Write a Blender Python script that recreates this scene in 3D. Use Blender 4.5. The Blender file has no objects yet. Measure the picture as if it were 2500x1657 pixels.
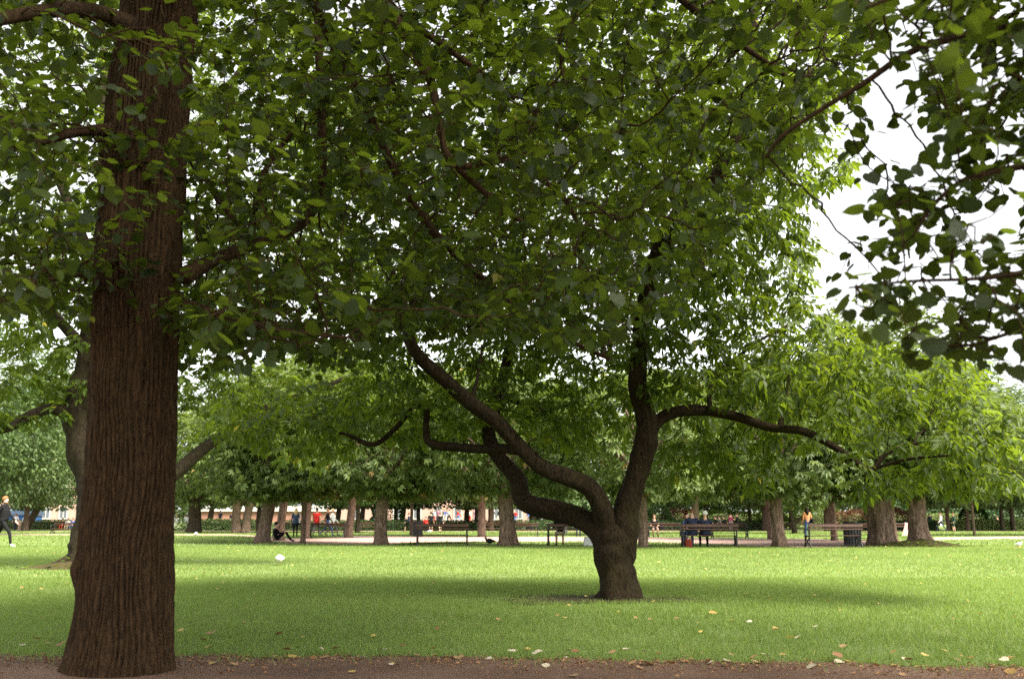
import bpy, bmesh, math, random
import numpy as np
from mathutils import Vector, Matrix

random.seed(7); rng = np.random.default_rng(11)
SC = bpy.context.scene
COL = SC.collection

# ------------------------------------------------------------------ camera
CAM_H = 0.93                       # photographer sits low
F = 2430.0                         # focal length in photograph pixels (35 mm on 36 mm film)
PITCH = math.atan(444.5 / F)       # looking slightly up
cd = bpy.data.cameras.new('camera'); cam = bpy.data.objects.new('camera', cd); COL.objects.link(cam)
cam.location = (0, 0, CAM_H); cam.rotation_euler = (math.pi/2 + PITCH, 0, 0)
cd.sensor_width = 36.0; cd.lens = 36.0 * F / 2500.0
cd.clip_start = 0.05; cd.clip_end = 3000
cd.dof.use_dof = True; cd.dof.focus_distance = 13.0; cd.dof.aperture_fstop = 3.2
SC.camera = cam

# ------------------------------------------------------------------ light
SUN_EL, SUN_AZ = math.radians(54), math.radians(128)      # azimuth clockwise from +Y
w = bpy.data.worlds.new('World'); SC.world = w; w.use_nodes = True
nt = w.node_tree; nt.nodes.clear()
sky = nt.nodes.new('ShaderNodeTexSky'); sky.sky_type = 'NISHITA'; sky.sun_disc = False
sky.sun_elevation = SUN_EL; sky.sun_rotation = SUN_AZ
sky.air_density = 1.0; sky.dust_density = 2.0; sky.ozone_density = 1.0
hs = nt.nodes.new('ShaderNodeHueSaturation'); hs.inputs['Saturation'].default_value = 0.1
bg = nt.nodes.new('ShaderNodeBackground'); bg.inputs['Strength'].default_value = 0.115
wo = nt.nodes.new('ShaderNodeOutputWorld')
nt.links.new(sky.outputs[0], hs.inputs['Color']); nt.links.new(hs.outputs[0], bg.inputs[0]); nt.links.new(bg.outputs[0], wo.inputs[0])
sl = bpy.data.lights.new('sun', 'SUN'); sun = bpy.data.objects.new('sun', sl); COL.objects.link(sun)
sl.energy = 4.1; sl.angle = math.radians(32.0); sl.color = (1.0, 0.92, 0.78)
sd = Vector((math.sin(SUN_AZ)*math.cos(SUN_EL), math.cos(SUN_AZ)*math.cos(SUN_EL), math.sin(SUN_EL)))
sun.rotation_euler = sd.to_track_quat('Z', 'Y').to_euler(); sun.location = (20, -10, 30)
SC.view_settings.view_transform = 'Standard'; SC.view_settings.look = 'None'
SC.view_settings.exposure = 2.0; SC.view_settings.gamma = 1.0
SC.view_settings.use_curve_mapping = False
SC.render.engine = 'CYCLES'
SC.cycles.max_bounces = 7; SC.cycles.diffuse_bounces = 4; SC.cycles.glossy_bounces = 2
SC.cycles.use_denoising = False; SC.cycles.transmission_bounces = 4; SC.cycles.transparent_max_bounces = 4

# ------------------------------------------------------------------ pixel to world
cp, sp = math.cos(PITCH), math.sin(PITCH)
def ray(u, v):
    x = (u - 1250.0)/F; y = -(v - 828.5)/F
    return x, cp - y*sp, sp + y*cp
def P(u, v, d):
    """world point at ground distance d (metres ahead) seen at photograph pixel u, v"""
    x, y, z = ray(u, v); t = d / y
    return Vector((x*t, d, CAM_H + z*t))
def G(u, v):
    x, y, z = ray(u, v); t = -CAM_H / z
    return Vector((x*t, y*t, 0.0))
def proj(p):
    """photograph pixels of world points (N,3)"""
    p = np.asarray(p, float)
    dx, dy, dz = p[:, 0], p[:, 1], p[:, 2]-CAM_H
    dep = dy*cp + dz*sp; up = -dy*sp + dz*cp
    dep = np.where(dep < .05, .05, dep)
    return 1250+F*dx/dep, 828.5-F*up/dep, dep
def ground_z(y):
    t = min(max((y-112.0)/25.0, 0), 1); return 0.85*t*t*(3-2*t)
def pxm(d): return F/(d*cp)

# ------------------------------------------------------------------ object helpers
def setp(o, label=None, cat=None, group=None, kind=None):
    if label: o['label'] = label
    if cat: o['category'] = cat
    if group: o['group'] = group
    if kind: o['kind'] = kind
    return o
def thing(name, label, cat, loc=(0, 0, 0), rz=0.0, group=None):
    o = bpy.data.objects.new(name, None); COL.objects.link(o)
    o.location = loc; o.rotation_euler = (0, 0, rz); o.empty_display_size = .1
    return setp(o, label, cat, group)
def link(name, me, parent=None, loc=None):
    o = bpy.data.objects.new(name, me); COL.objects.link(o)
    if parent is not None: o.parent = parent
    if loc is not None: o.location = loc
    return o
def mesh_np(name, V, Fc, mat, smooth=True, tone=None):
    """V (n,3) array, Fc list of faces or (m,k) int array"""
    me = bpy.data.meshes.new(name)
    V = np.asarray(V, np.float32)
    if isinstance(Fc, np.ndarray):
        m, k = Fc.shape
        me.vertices.add(len(V)); me.vertices.foreach_set('co', V.ravel())
        me.loops.add(m*k); me.loops.foreach_set('vertex_index', Fc.astype(np.int32).ravel())
        me.polygons.add(m); me.polygons.foreach_set('loop_start', np.arange(0, m*k, k, dtype=np.int32))
        try: me.polygons.foreach_set('loop_total', np.full(m, k, np.int32))
        except Exception: pass
        me.update(calc_edges=True)
    else:
        me.from_pydata([tuple(map(float, v)) for v in V], [], [tuple(map(int, f)) for f in Fc]); me.update()
    if smooth: me.polygons.foreach_set('use_smooth', np.ones(len(me.polygons), bool))
    if tone is not None:
        a = me.attributes.new('tone', 'FLOAT', 'POINT'); a.data.foreach_set('value', np.asarray(tone, np.float32))
    if mat: me.materials.append(mat)
    return me

class MB:
    """collects shapes for one mesh"""
    def __init__(s): s.v = []; s.f = []
    def add(s, v, f):
        n = len(s.v); s.v += [tuple(a) for a in v]; s.f += [tuple(i+n for i in q) for q in f]; return s
    def box(s, c, d, rot=None, bev=0.0):
        bm = bmesh.new(); bmesh.ops.create_cube(bm, size=1.0)
        bmesh.ops.scale(bm, vec=d, verts=bm.verts)
        if bev: bmesh.ops.bevel(bm, geom=bm.edges[:], offset=bev, segments=1, affect='EDGES')
        if rot is not None: bmesh.ops.rotate(bm, cent=(0, 0, 0), matrix=rot, verts=bm.verts)
        bmesh.ops.translate(bm, vec=c, verts=bm.verts)
        bm.verts.index_update()
        s.add([v.co[:] for v in bm.verts], [[v.index for v in f.verts] for f in bm.faces]); bm.free(); return s
    def tube(s, pts, rad, n=8, cap=True):
        v, f = tube_geo(pts, rad, n, cap); return s.add(v, f)
    def build(s, name, mat, parent=None, smooth=False, loc=None):
        me = bpy.data.meshes.new(name); me.from_pydata(s.v, [], s.f); me.update()
        if smooth: me.polygons.foreach_set('use_smooth', [True]*len(me.polygons))
        me.materials.append(mat); return link(name, me, parent, loc)

def frames(pts):
    pts = [Vector(p) for p in pts]; n = len(pts); T = []
    for i in range(n):
        t = pts[min(i+1, n-1)] - pts[max(i-1, 0)]
        T.append(t.normalized() if t.length > 1e-9 else Vector((0, 0, 1)))
    a = Vector((1, 0, 0)) if abs(T[0].x) < .8 else Vector((0, 1, 0))
    N = [(a - T[0]*a.dot(T[0])).normalized()]
    for i in range(1, n):
        q = N[-1] - T[i]*N[-1].dot(T[i])
        N.append(q.normalized() if q.length > 1e-6 else N[-1])
    return pts, T, N
def tube_geo(pts, rad, n=8, cap=True, bump=None):
    pts, T, N = frames(pts); V = []; Fc = []
    if not hasattr(rad, '__len__'): rad = [rad]*len(pts)
    for i, p in enumerate(pts):
        B = T[i].cross(N[i])
        for k in range(n):
            a = 2*math.pi*k/n; r = rad[i]
            if bump: r *= bump(i, a, p)
            V.append(p + (N[i]*math.cos(a) + B*math.sin(a))*r)
    for i in range(len(pts)-1):
        for k in range(n):
            k2 = (k+1) % n
            Fc.append((i*n+k, i*n+k2, (i+1)*n+k2, (i+1)*n+k))
    if cap:
        Fc.append(tuple(range(n-1, -1, -1))); e = (len(pts)-1)*n; Fc.append(tuple(e+k for k in range(n)))
    return V, Fc
def spline(pts, seg=6):
    """Catmull-Rom through tuples of any length"""
    pts = [np.array(p, float) for p in pts]; out = []
    for i in range(len(pts)-1):
        p0 = pts[max(i-1, 0)]; p1 = pts[i]; p2 = pts[i+1]; p3 = pts[min(i+2, len(pts)-1)]
        for k in range(seg):
            t = k/seg
            out.append(.5*((2*p1)+(p2-p0)*t+(2*p0-5*p1+4*p2-p3)*t*t+(3*p1-p0-3*p2+p3)*t**3))
    out.append(pts[-1]); return np.array(out)
def vnoise(x, y, seed=0, px=None):
    """2D value noise, arrays; px = period in x"""
    xi = np.floor(x).astype(int); yi = np.floor(y).astype(int); fx = x-xi; fy = y-yi
    fx = fx*fx*(3-2*fx); fy = fy*fy*(3-2*fy)
    def h(a, b):
        if px: a = np.mod(a, px)
        n = (a*374761393 + b*668265263 + seed*1442695041) & 0xffffffff
        n = ((n ^ (n >> 13))*1274126177) & 0xffffffff
        return ((n ^ (n >> 16)) & 0xffff)/65535.0
    return (h(xi, yi)*(1-fx)+h(xi+1, yi)*fx)*(1-fy)+(h(xi, yi+1)*(1-fx)+h(xi+1, yi+1)*fx)*fy

# ------------------------------------------------------------------ materials
def new_mat(name):
    m = bpy.data.materials.new(name); m.use_nodes = True; nt = m.node_tree
    b = nt.nodes['Principled BSDF']; return m, nt, b
def N(nt, t, **kw):
    n = nt.nodes.new(t)
    for k, v in kw.items():
        if k in n.inputs: n.inputs[k].default_value = v
        else: setattr(n, k, v)
    return n
def ramp(nt, stops):
    r = nt.nodes.new('ShaderNodeValToRGB'); e = r.color_ramp.elements
    while len(e) < len(stops): e.new(0.5)
    for q, (p, c) in zip(e, stops): q.position = p; q.color = (*c, 1)
    return r
def flat(name, c, rough=.7, spec=.3, var=.18, scale=9.0):
    m, nt, b = new_mat(name); L = nt.links
    tc = N(nt, 'ShaderNodeTexCoord'); no = N(nt, 'ShaderNodeTexNoise'); no.inputs['Scale'].default_value = scale; no.inputs['Detail'].default_value = 5
    r = ramp(nt, [(.3, tuple(x*(1-var) for x in c)), (.7, tuple(min(1, x*(1+var)) for x in c))])
    L.new(tc.outputs['Object'], no.inputs['Vector']); L.new(no.outputs['Fac'], r.inputs[0]); L.new(r.outputs[0], b.inputs['Base Color'])
    b.inputs['Roughness'].default_value = rough; b.inputs['Specular IOR Level'].default_value = spec
    return m
def bark_mat(name, dark, light, moss=None, sx=26.0, sz=3.0, bump=.6, dist=.02):
    m, nt, b = new_mat(name); L = nt.links
    tc = N(nt, 'ShaderNodeTexCoord'); mp = N(nt, 'ShaderNodeMapping'); mp.inputs['Scale'].default_value = (sx, sx, sz)
    n1 = N(nt, 'ShaderNodeTexNoise'); n1.inputs['Scale'].default_value = 1.0; n1.inputs['Detail'].default_value = 8; n1.inputs['Roughness'].default_value = .65
    n2 = N(nt, 'ShaderNodeTexNoise'); n2.inputs['Scale'].default_value = 2.2; n2.inputs['Detail'].default_value = 6
    r = ramp(nt, [(.34, dark), (.52, tuple((a+c)/2 for a, c in zip(dark, light))), (.7, light)])
    L.new(tc.outputs['Object'], mp.inputs[0]); L.new(mp.outputs[0], n1.inputs['Vector']); L.new(tc.outputs['Object'], n2.inputs['Vector'])
    L.new(n1.outputs['Fac'], r.inputs[0])
    mx = N(nt, 'ShaderNodeMix', data_type='RGBA', blend_type='MIX')
    rm = ramp(nt, [(.5, (0, 0, 0)), (.72, (1, 1, 1))]); L.new(n2.outputs['Fac'], rm.inputs[0])
    ml = N(nt, 'ShaderNodeMath', operation='MULTIPLY'); ml.inputs[1].default_value = .55 if moss else .35; L.new(rm.outputs[0], ml.inputs[0])
    L.new(ml.outputs[0], mx.inputs[0]); L.new(r.outputs[0], mx.inputs[6]); mx.inputs[7].default_value = (*(moss or tuple(x*.6 for x in dark)), 1)
    L.new(mx.outputs[2], b.inputs['Base Color'])
    bp = N(nt, 'ShaderNodeBump'); bp.inputs['Strength'].default_value = bump; bp.inputs['Distance'].default_value = dist
    L.new(n1.outputs['Fac'], bp.inputs['Height']); L.new(bp.outputs[0], b.inputs['Normal'])
    b.inputs['Roughness'].default_value = .9; b.inputs['Specular IOR Level'].default_value = .15
    return m
def leaf_mat(name, c0, c1, tr, fac=.45, rough=.5, gloss=.35, odd=None):
    """c0..c1: base colour range by the leaf's own tone; tr: colour of light passing through"""
    m, nt, b = new_mat(name); L = nt.links
    at = N(nt, 'ShaderNodeAttribute', attribute_name='tone')
    stops = [(0, c0), (.93 if odd else 1.0, c1)] + ([(.985, odd)] if odd else [])
    r = ramp(nt, stops); L.new(at.outputs['Fac'], r.inputs[0])
    L.new(r.outputs[0], b.inputs['Base Color']); b.inputs['Roughness'].default_value = rough; b.inputs['Specular IOR Level'].default_value = gloss
    t = N(nt, 'ShaderNodeBsdfTranslucent')
    r2 = ramp(nt, [(0, tuple(x*.75 for x in tr)), (1, tuple(min(1, x*1.25) for x in tr))]); L.new(at.outputs['Fac'], r2.inputs[0]); L.new(r2.outputs[0], t.inputs[0])
    mx = N(nt, 'ShaderNodeMixShader'); mx.inputs[0].default_value = fac
    L.new(b.outputs[0], mx.inputs[1]); L.new(t.outputs[0], mx.inputs[2])
    L.new(mx.outputs[0], nt.nodes['Material Output'].inputs[0])
    return m

def ground_mat(name, stops, s1, s2, bump=.3, dist=.02, rough=.95, speck=None):
    m, nt, b = new_mat(name); L = nt.links
    tc = N(nt, 'ShaderNodeTexCoord')
    n1 = N(nt, 'ShaderNodeTexNoise'); n1.inputs['Scale'].default_value = s1; n1.inputs['Detail'].default_value = 9; n1.inputs['Roughness'].default_value = .6
    n2 = N(nt, 'ShaderNodeTexNoise'); n2.inputs['Scale'].default_value = s2; n2.inputs['Detail'].default_value = 6; n2.inputs['Roughness'].default_value = .7
    L.new(tc.outputs['Object'], n1.inputs['Vector']); L.new(tc.outputs['Object'], n2.inputs['Vector'])
    mxv = N(nt, 'ShaderNodeMath', operation='MULTIPLY_ADD'); mxv.inputs[1].default_value = .5; L.new(n1.outputs['Fac'], mxv.inputs[0])
    h = N(nt, 'ShaderNodeMath', operation='MULTIPLY'); h.inputs[1].default_value = .5; L.new(n2.outputs['Fac'], h.inputs[0]); L.new(h.outputs[0], mxv.inputs[2])
    r = ramp(nt, stops); L.new(mxv.outputs[0], r.inputs[0])
    out = r.outputs[0]
    if speck:
        vo = N(nt, 'ShaderNodeTexVoronoi'); vo.inputs['Scale'].default_value = speck[0]; L.new(tc.outputs['Object'], vo.inputs['Vector'])
        rs = ramp(nt, [(0, (.55, .55, .55)), (1, (1.45, 1.45, 1.45))]); L.new(vo.outputs['Color'], rs.inputs[0])
        mu = N(nt, 'ShaderNodeMix', data_type='RGBA', blend_type='MULTIPLY'); mu.inputs[0].default_value = speck[1]
        L.new(out, mu.inputs[6]); L.new(rs.outputs[0], mu.inputs[7]); out = mu.outputs[2]
    L.new(out, b.inputs['Base Color'])
    bp = N(nt, 'ShaderNodeBump'); bp.inputs['Strength'].default_value = bump; bp.inputs['Distance'].default_value = dist
    L.new(n2.outputs['Fac'], bp.inputs['Height']); L.new(bp.outputs[0], b.inputs['Normal'])
    b.inputs['Roughness'].default_value = rough; b.inputs['Specular IOR Level'].default_value = .15
    return m

M = dict(
    lawn=ground_mat('lawn', [(.35, (.075, .11, .028)), (.5, (.115, .16, .045)), (.65, (.16, .2, .065))], .35, 60, .5, .03),
    dirt=ground_mat('dirt', [(.33, (.07, .04, .027)), (.5, (.14, .085, .058)), (.68, (.22, .145, .105))], 1.1, 70, .8, .02, speck=(160, .7)),
    gravel=ground_mat('gravel', [(.35, (.28, .185, .155)), (.65, (.39, .27, .23))], .8, 30, .3, .01, speck=(60, .3)),
    soil=ground_mat('soil', [(.3, (.035, .032, .012)), (.7, (.075, .06, .026))], 2.0, 40, .9, .03),
    bark_linden=bark_mat('bark_linden', (.015, .0082, .004), (.074, .042, .019), (.032, .024, .008), 60, 14, 1.0, .02),
    bark_elder=bark_mat('bark_elder', (.008, .005, .0028), (.042, .028, .014), (.034, .027, .008), 34, 12, 1.0, .03),
    bark_mossy=bark_mat('bark_mossy', (.009, .0065, .004), (.042, .031, .018), (.035, .034, .009), 24, 8, .9, .03),
    bark_chestnut=bark_mat('bark_chestnut', (.06, .038, .027), (.31, .215, .16), (.08, .065, .04), 18, 4, 1.0, .06),
    bark_dark=bark_mat('bark_dark', (.03, .022, .015), (.12, .09, .06), None, 16, 5, .9, .03),
    leaf_linden=leaf_mat('leaf_linden', (.01, .02, .005), (.026, .043, .009), (.125, .18, .011), .47, .5, .35, (.22, .2, .03)),
    leaf_elder=leaf_mat('leaf_elder', (.028, .053, .009), (.075, .112, .017), (.175, .245, .014), .5, .5, .3, (.35, .28, .03)),
    leaf_chestnut=leaf_mat('leaf_chestnut', (.046, .08, .017), (.13, .18, .038), (.15, .21, .025), .4, .5, .4, (.3, .2, .06)),
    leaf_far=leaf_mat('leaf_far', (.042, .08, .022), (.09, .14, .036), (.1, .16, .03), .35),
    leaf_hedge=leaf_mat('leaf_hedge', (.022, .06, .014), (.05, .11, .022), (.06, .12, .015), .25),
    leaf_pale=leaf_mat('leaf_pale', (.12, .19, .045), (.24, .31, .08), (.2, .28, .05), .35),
    leaf_red=leaf_mat('leaf_red', (.2, .1, .06), (.33, .2, .12), (.2, .1, .05), .3),
    grass=leaf_mat('grass', (.108, .175, .036), (.21, .29, .08), (.28, .395, .062), .45, .5, .3, (.4, .38, .14)),
    fallen=leaf_mat('fallen', (.3, .17, .05), (.55, .42, .13), (.35, .25, .05), .25, .6),
    fallen_brown=leaf_mat('fallen_brown', (.25, .12, .05), (.4, .25, .13), (.2, .1, .03), .15, .7),
    fallen_pale=leaf_mat('fallen_pale', (.5, .42, .3), (.62, .55, .42), (.3, .25, .15), .15, .7),
    iron=flat('iron', (.02, .021, .02), .5, .4),
    wood=flat('bench_wood', (.06, .024, .011), .55, .4, .35, 14),
    bin=flat('bin', (.045, .048, .05), .6, .3),
)

# ================================================================== ground
def in_poly(x, y, poly):
    x = np.asarray(x); y = np.asarray(y); ins = np.zeros(x.shape, bool); n = len(poly)
    for i in range(n):
        x1, y1 = poly[i]; x2, y2 = poly[(i+1) % n]
        c = ((y1 > y) != (y2 > y)) & (x < (x2-x1)*(y-y1)/((y2-y1) if abs(y2-y1) > 1e-12 else 1e-12)+x1)
        ins ^= c
    return ins
def make_ground():
    xs = np.concatenate([[-1500, -500, -250], np.linspace(-150, 150, 41), [250, 500, 1500]])
    ys = np.concatenate([[-400, -60, -10, 0], np.arange(4, 110, 4), np.arange(110, 142, 2), [150, 200, 300, 600, 2400]])
    V = []; Fc = []
    for y in ys:
        for x in xs: V.append((x, y, ground_z(y)))
    n = len(xs)
    for j in range(len(ys)-1):
        for i in range(n-1): Fc.append((j*n+i, j*n+i+1, (j+1)*n+i+1, (j+1)*n+i))
    o = link('lawn', mesh_np('lawn', V, Fc, M['lawn'])); setp(o, kind='structure')
make_ground()

# near dirt path: far edge wavers
ex = np.linspace(-14, 14, 180)
def edge_y(x):
    base = np.interp(x, [-14, -3.4, -2, 0, 2.4, 3.3, 14], [7.7, 7.35, 7.3, 7.2, 6.95, 6.65, 5.4])
    return base + .2*(vnoise(x*1.6, x*0, 3)-.5) + .2*(vnoise(x*5.0, x*0+9, 4)-.5)
V = [(x, -12, .004) for x in ex] + [(x, float(edge_y(np.array([x]))[0]), .004) for x in ex]
Fc = [(i, i+1, len(ex)+i+1, len(ex)+i) for i in range(len(ex)-1)]
setp(link('dirt_path', mesh_np('dirt_path', V, Fc, M['dirt'])), kind='structure')
def sheet(name, pts, z, mat, kind='structure'):
    bm = bmesh.new(); vs = [bm.verts.new((p[0], p[1], z+ground_z(p[1]))) for p in pts]; f = bm.faces.new(vs)
    bmesh.ops.triangulate(bm, faces=[f]); bm.normal_update()
    if f.is_valid and f.normal.z < 0: bmesh.ops.reverse_faces(bm, faces=bm.faces[:])
    me = bpy.data.meshes.new(name); bm.to_mesh(me); bm.free(); me.materials.append(mat)
    return setp(link(name, me), kind=kind)
near_e = [(-900, 1306), (0, 1305.5), (560, 1306.5), (620, 1310), (660, 1320), (700, 1326.5), (800, 1328), (940, 1330.5), (1000, 1324), (1100, 1322), (1250, 1322), (1450, 1322),
          (1600, 1323), (1760, 1328), (1830, 1333), (1960, 1336), (2100, 1335), (2200, 1331), (2250, 1322), (2300, 1317.5), (2500, 1315), (3400, 1312)]
far_e = [(3400, 1307), (2500, 1309), (2290, 1311), (2200, 1319), (2080, 1319), (1990, 1315), (1900, 1315), (1780, 1314), (1650, 1312), (1450, 1310.5),
         (1200, 1309.5), (1000, 1308.5), (880, 1307), (820, 1311), (760, 1314), (700, 1314), (640, 1308), (560, 1303.5), (0, 1303), (-900, 1303)]
GR = [tuple(G(*q)[:2]) for q in near_e+far_e]
sheet('gravel_path', GR, .008, M['gravel'])
far_path = [(-75, 96), (75, 96), (75, 105), (-75, 105)]
sheet('gravel_walk', far_path, .006, M['gravel'])
sheet('trodden_line', [tuple(G(*q)[:2]) for q in [(2360, 1335.6), (2500, 1336.6), (3000, 1337.6), (3000, 1335.9), (2500, 1335.2)]], .006, M['gravel'])

# grass blades --------------------------------------------------------
def grass(n, y0, y1, w0, h0, seed, name):
    r = np.random.default_rng(seed)
    # even in area inside the view wedge
    y = np.sqrt(r.random(n)*(y1**2-y0**2)+y0**2); x = (r.random(n)*2-1)*(y*.56+.6)
    keep = y > edge_y(x) - .02 - .45*r.random(n)**7 + .25*np.maximum(0, vnoise(x*2.3, y*2.3, 66)-.55)
    keep &= ~in_poly(x, y, GR)
    b = G(1500, 1462); dist = np.hypot((x-b.x+.25)*.75, (y-b.y+.1)*1.5); keep &= (dist > .3+1.0*r.random(n))
    bald = vnoise(x*1.1+5, y*.8, 21); keep &= (bald > .12) | (r.random(n) > .6)
    x, y = x[keep], y[keep]; n = len(x)
    tuft = vnoise(x*6, y*6, 8)
    h = h0*(.45+.8*r.random(n))*(.6+.8*tuft); wd = w0*(.7+.6*r.random(n))
    a = r.random(n)*2*np.pi; lean = h*(.25+.7*r.random(n)); la = r.random(n)*2*np.pi
    z = np.array([0.0])
    V = np.zeros((n, 3, 3), np.float32)
    V[:, 0, 0] = x-np.cos(a)*wd; V[:, 0, 1] = y-np.sin(a)*wd
    V[:, 1, 0] = x+np.cos(a)*wd; V[:, 1, 1] = y+np.sin(a)*wd
    V[:, 2, 0] = x+np.cos(la)*lean; V[:, 2, 1] = y+np.sin(la)*lean; V[:, 2, 2] = h
    patch = vnoise(x*.5, y*.5, 5)
    tone = np.clip(.1+.45*patch+.4*r.random(n), 0, .97); tone[r.random(n) < .012] = 1.0
    me = mesh_np(name, V.reshape(-1, 3), np.arange(n*3).reshape(-1, 3), M['grass'], False, np.repeat(tone, 3))
    return setp(link(name, me), 'short mown green grass covering the park lawn', 'grass', kind='stuff')
grass(330000, 6.0, 17.0, .0032, .05, 1, 'grass')
grass(260000, 16.5, 40.0, .007, .045, 2, 'grass')
grass(60000, 39.0, 100.0, .025, .09, 3, 'grass')

# ================================================================== tree machinery
def colonize(seeds, attract, step, di, dk, iters, trop=(0, 0, 0), jit=.25, seed=0):
    r = np.random.default_rng(seed)
    pos = [np.array(s, float) for s in seeds]; par = [-1]*len(pos); kids = np.zeros(200000, int)
    A = np.asarray(attract, float); alive = np.ones(len(A), bool)
    near = np.zeros(len(A), int); nd = np.full(len(A), 1e9)
    S = np.array(pos)
    for i in range(0, len(S), 200):
        d = np.linalg.norm(A[:, None]-S[None, i:i+200], axis=2); k = d.argmin(1); m = d[np.arange(len(A)), k]
        b = m < nd; nd[b] = m[b]; near[b] = k[b]+i
    for it in range(iters):
        act = alive & (nd < di)
        if not act.any(): break
        PP = np.array(pos); D = A[act]-PP[near[act]]; D /= np.linalg.norm(D, axis=1, keepdims=True)+1e-9
        ids, inv = np.unique(near[act], return_inverse=True)
        acc = np.zeros((len(ids), 3)); np.add.at(acc, inv, D)
        acc /= np.linalg.norm(acc, axis=1, keepdims=True)+1e-9
        acc += np.array(trop)+r.normal(0, jit, acc.shape)
        acc /= np.linalg.norm(acc, axis=1, keepdims=True)+1e-9
        new = PP[ids]+acc*step; n0 = len(pos)
        ok = kids[ids] < 4
        dead = ids[~ok]
        if len(dead): alive &= ~np.isin(near, dead)
        new = new[ok]; src = ids[ok]
        if len(new) == 0: break
        np.add.at(kids, src, 1)
        for q, s in zip(new, src): pos.append(q); par.append(int(s))
        for i in range(0, len(new), 300):
            ch = new[i:i+300]
            d = np.linalg.norm(A[:, None]-ch[None], axis=2); k = d.argmin(1); m = d[np.arange(len(A)), k]
            b = m < nd; nd[b] = m[b]; near[b] = k[b]+n0+i
        alive &= nd > dk
    return np.array(pos), np.array(par)
def twig_radii(par, nseed, tip=.0022, ex=2.35):
    n = len(par); acc = np.zeros(n); cnt = np.zeros(n, int)
    for i in range(n-1, nseed-1, -1):
        if acc[i] == 0: acc[i] = tip**ex; cnt[i] = 1
        p = par[i]
        if p >= 0: acc[p] += acc[i]; cnt[p] += cnt[i]
    return acc**(1/ex), cnt
def twig_geo(pos, par, rad, nseed, sides=4):
    idx = np.arange(nseed, len(pos)); a = pos[par[idx]]; b = pos[idx]
    ra = np.where(par[idx] < nseed, rad[idx]*1.05, rad[par[idx]]); ra = np.minimum(ra, rad[idx]*1.6); rb = rad[idx]
    d = b-a; d /= np.linalg.norm(d, axis=1, keepdims=True)+1e-9
    h = np.where(np.abs(d[:, 2:3]) > .9, np.array([[1., 0, 0]]), np.array([[0, 0, 1.]]))
    u = np.cross(d, h); u /= np.linalg.norm(u, axis=1, keepdims=True)+1e-9; v = np.cross(d, u)
    ang = np.arange(sides)*2*np.pi/sides
    ring = u[:, None]*np.cos(ang)[None, :, None]+v[:, None]*np.sin(ang)[None, :, None]
    V = np.concatenate([a[:, None]+ring*ra[:, None, None], b[:, None]+ring*rb[:, None, None]], axis=1)
    k = np.arange(sides); k2 = (k+1) % sides
    f = np.stack([k, k2, k2+sides, k+sides], 1)
    Fc = (np.arange(len(idx))*2*sides)[:, None, None]+f[None]
    return V.reshape(-1, 3), Fc.reshape(-1, 4)
def norm(a): return a/(np.linalg.norm(a, axis=-1, keepdims=True)+1e-9)

# leaf templates: x across, y along, z up; length 1
def half_leaf(out, mid):
    """out: right outline from base to tip (x,y); mid: midrib y values. both halves, folded and drooping"""
    V = [(0, y, -.13*y*y) for y in mid]
    nm = len(mid); Fc = []
    for s in (1, -1):
        o0 = len(V)
        for (x, y) in out: V.append((s*x, y, .1*abs(x)-.13*y*y-.09*x*x*4*abs(x)))
        i = 0; j = 0
        while i < nm-1 or j < len(out)-1:
            adv_out = j < len(out)-1 and (i >= nm-1 or out[j+1][1]+.12 < mid[i+1] or (j+1)/len(out) <= (i+.5)/nm)
            if adv_out: f = (i, o0+j, o0+j+1); j += 1
            else: f = (i, o0+j, i+1); i += 1
            Fc.append(f if s > 0 else f[::-1])
    return np.array(V, float), np.array(Fc)
LINDEN = half_leaf([(.28, -.08), (.54, .2), (.47, .58), (.2, .85), (.0, 1.02)], [0, .5])
def serrated(out, depth, per):
    res = []
    for (a, b) in zip(out[:-1], out[1:]):
        for k in range(per):
            t = k/per; x = a[0]+(b[0]-a[0])*t; y = a[1]+(b[1]-a[1])*t
            res.append((x, y)); t2 = (k+.75)/per
            x2 = a[0]+(b[0]-a[0])*t2; y2 = a[1]+(b[1]-a[1])*t2; nx, ny = (b[1]-a[1]), -(b[0]-a[0]); l = math.hypot(nx, ny)+1e-6
            res.append((max(0, x2+nx/l*depth), y2+ny/l*depth))
    res.append(out[-1]); return res
LINDEN_FINE = half_leaf(serrated([(.02, -.03), (.16, -.1), (.33, -.06), (.5, .08), (.56, .28), (.5, .55), (.34, .76), (.14, .9), (.0, 1.06)], .028, 1), [0, .15, .32, .5, .68, .85, 1.06])
LEAFLET = (np.array([(0, 0, 0), (.23, .42, .02), (0, 1, -.14), (-.23, .42, .02), (0, .45, -.05)], float), np.array([(0, 1, 4), (1, 2, 4), (2, 3, 4), (3, 0, 4)]))
DIAMOND = (np.array([(0, 0, 0), (.28, .5, .07), (0, 1, -.12), (-.28, .5, .07)], float), np.array([(0, 1, 2), (0, 2, 3)]))

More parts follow.
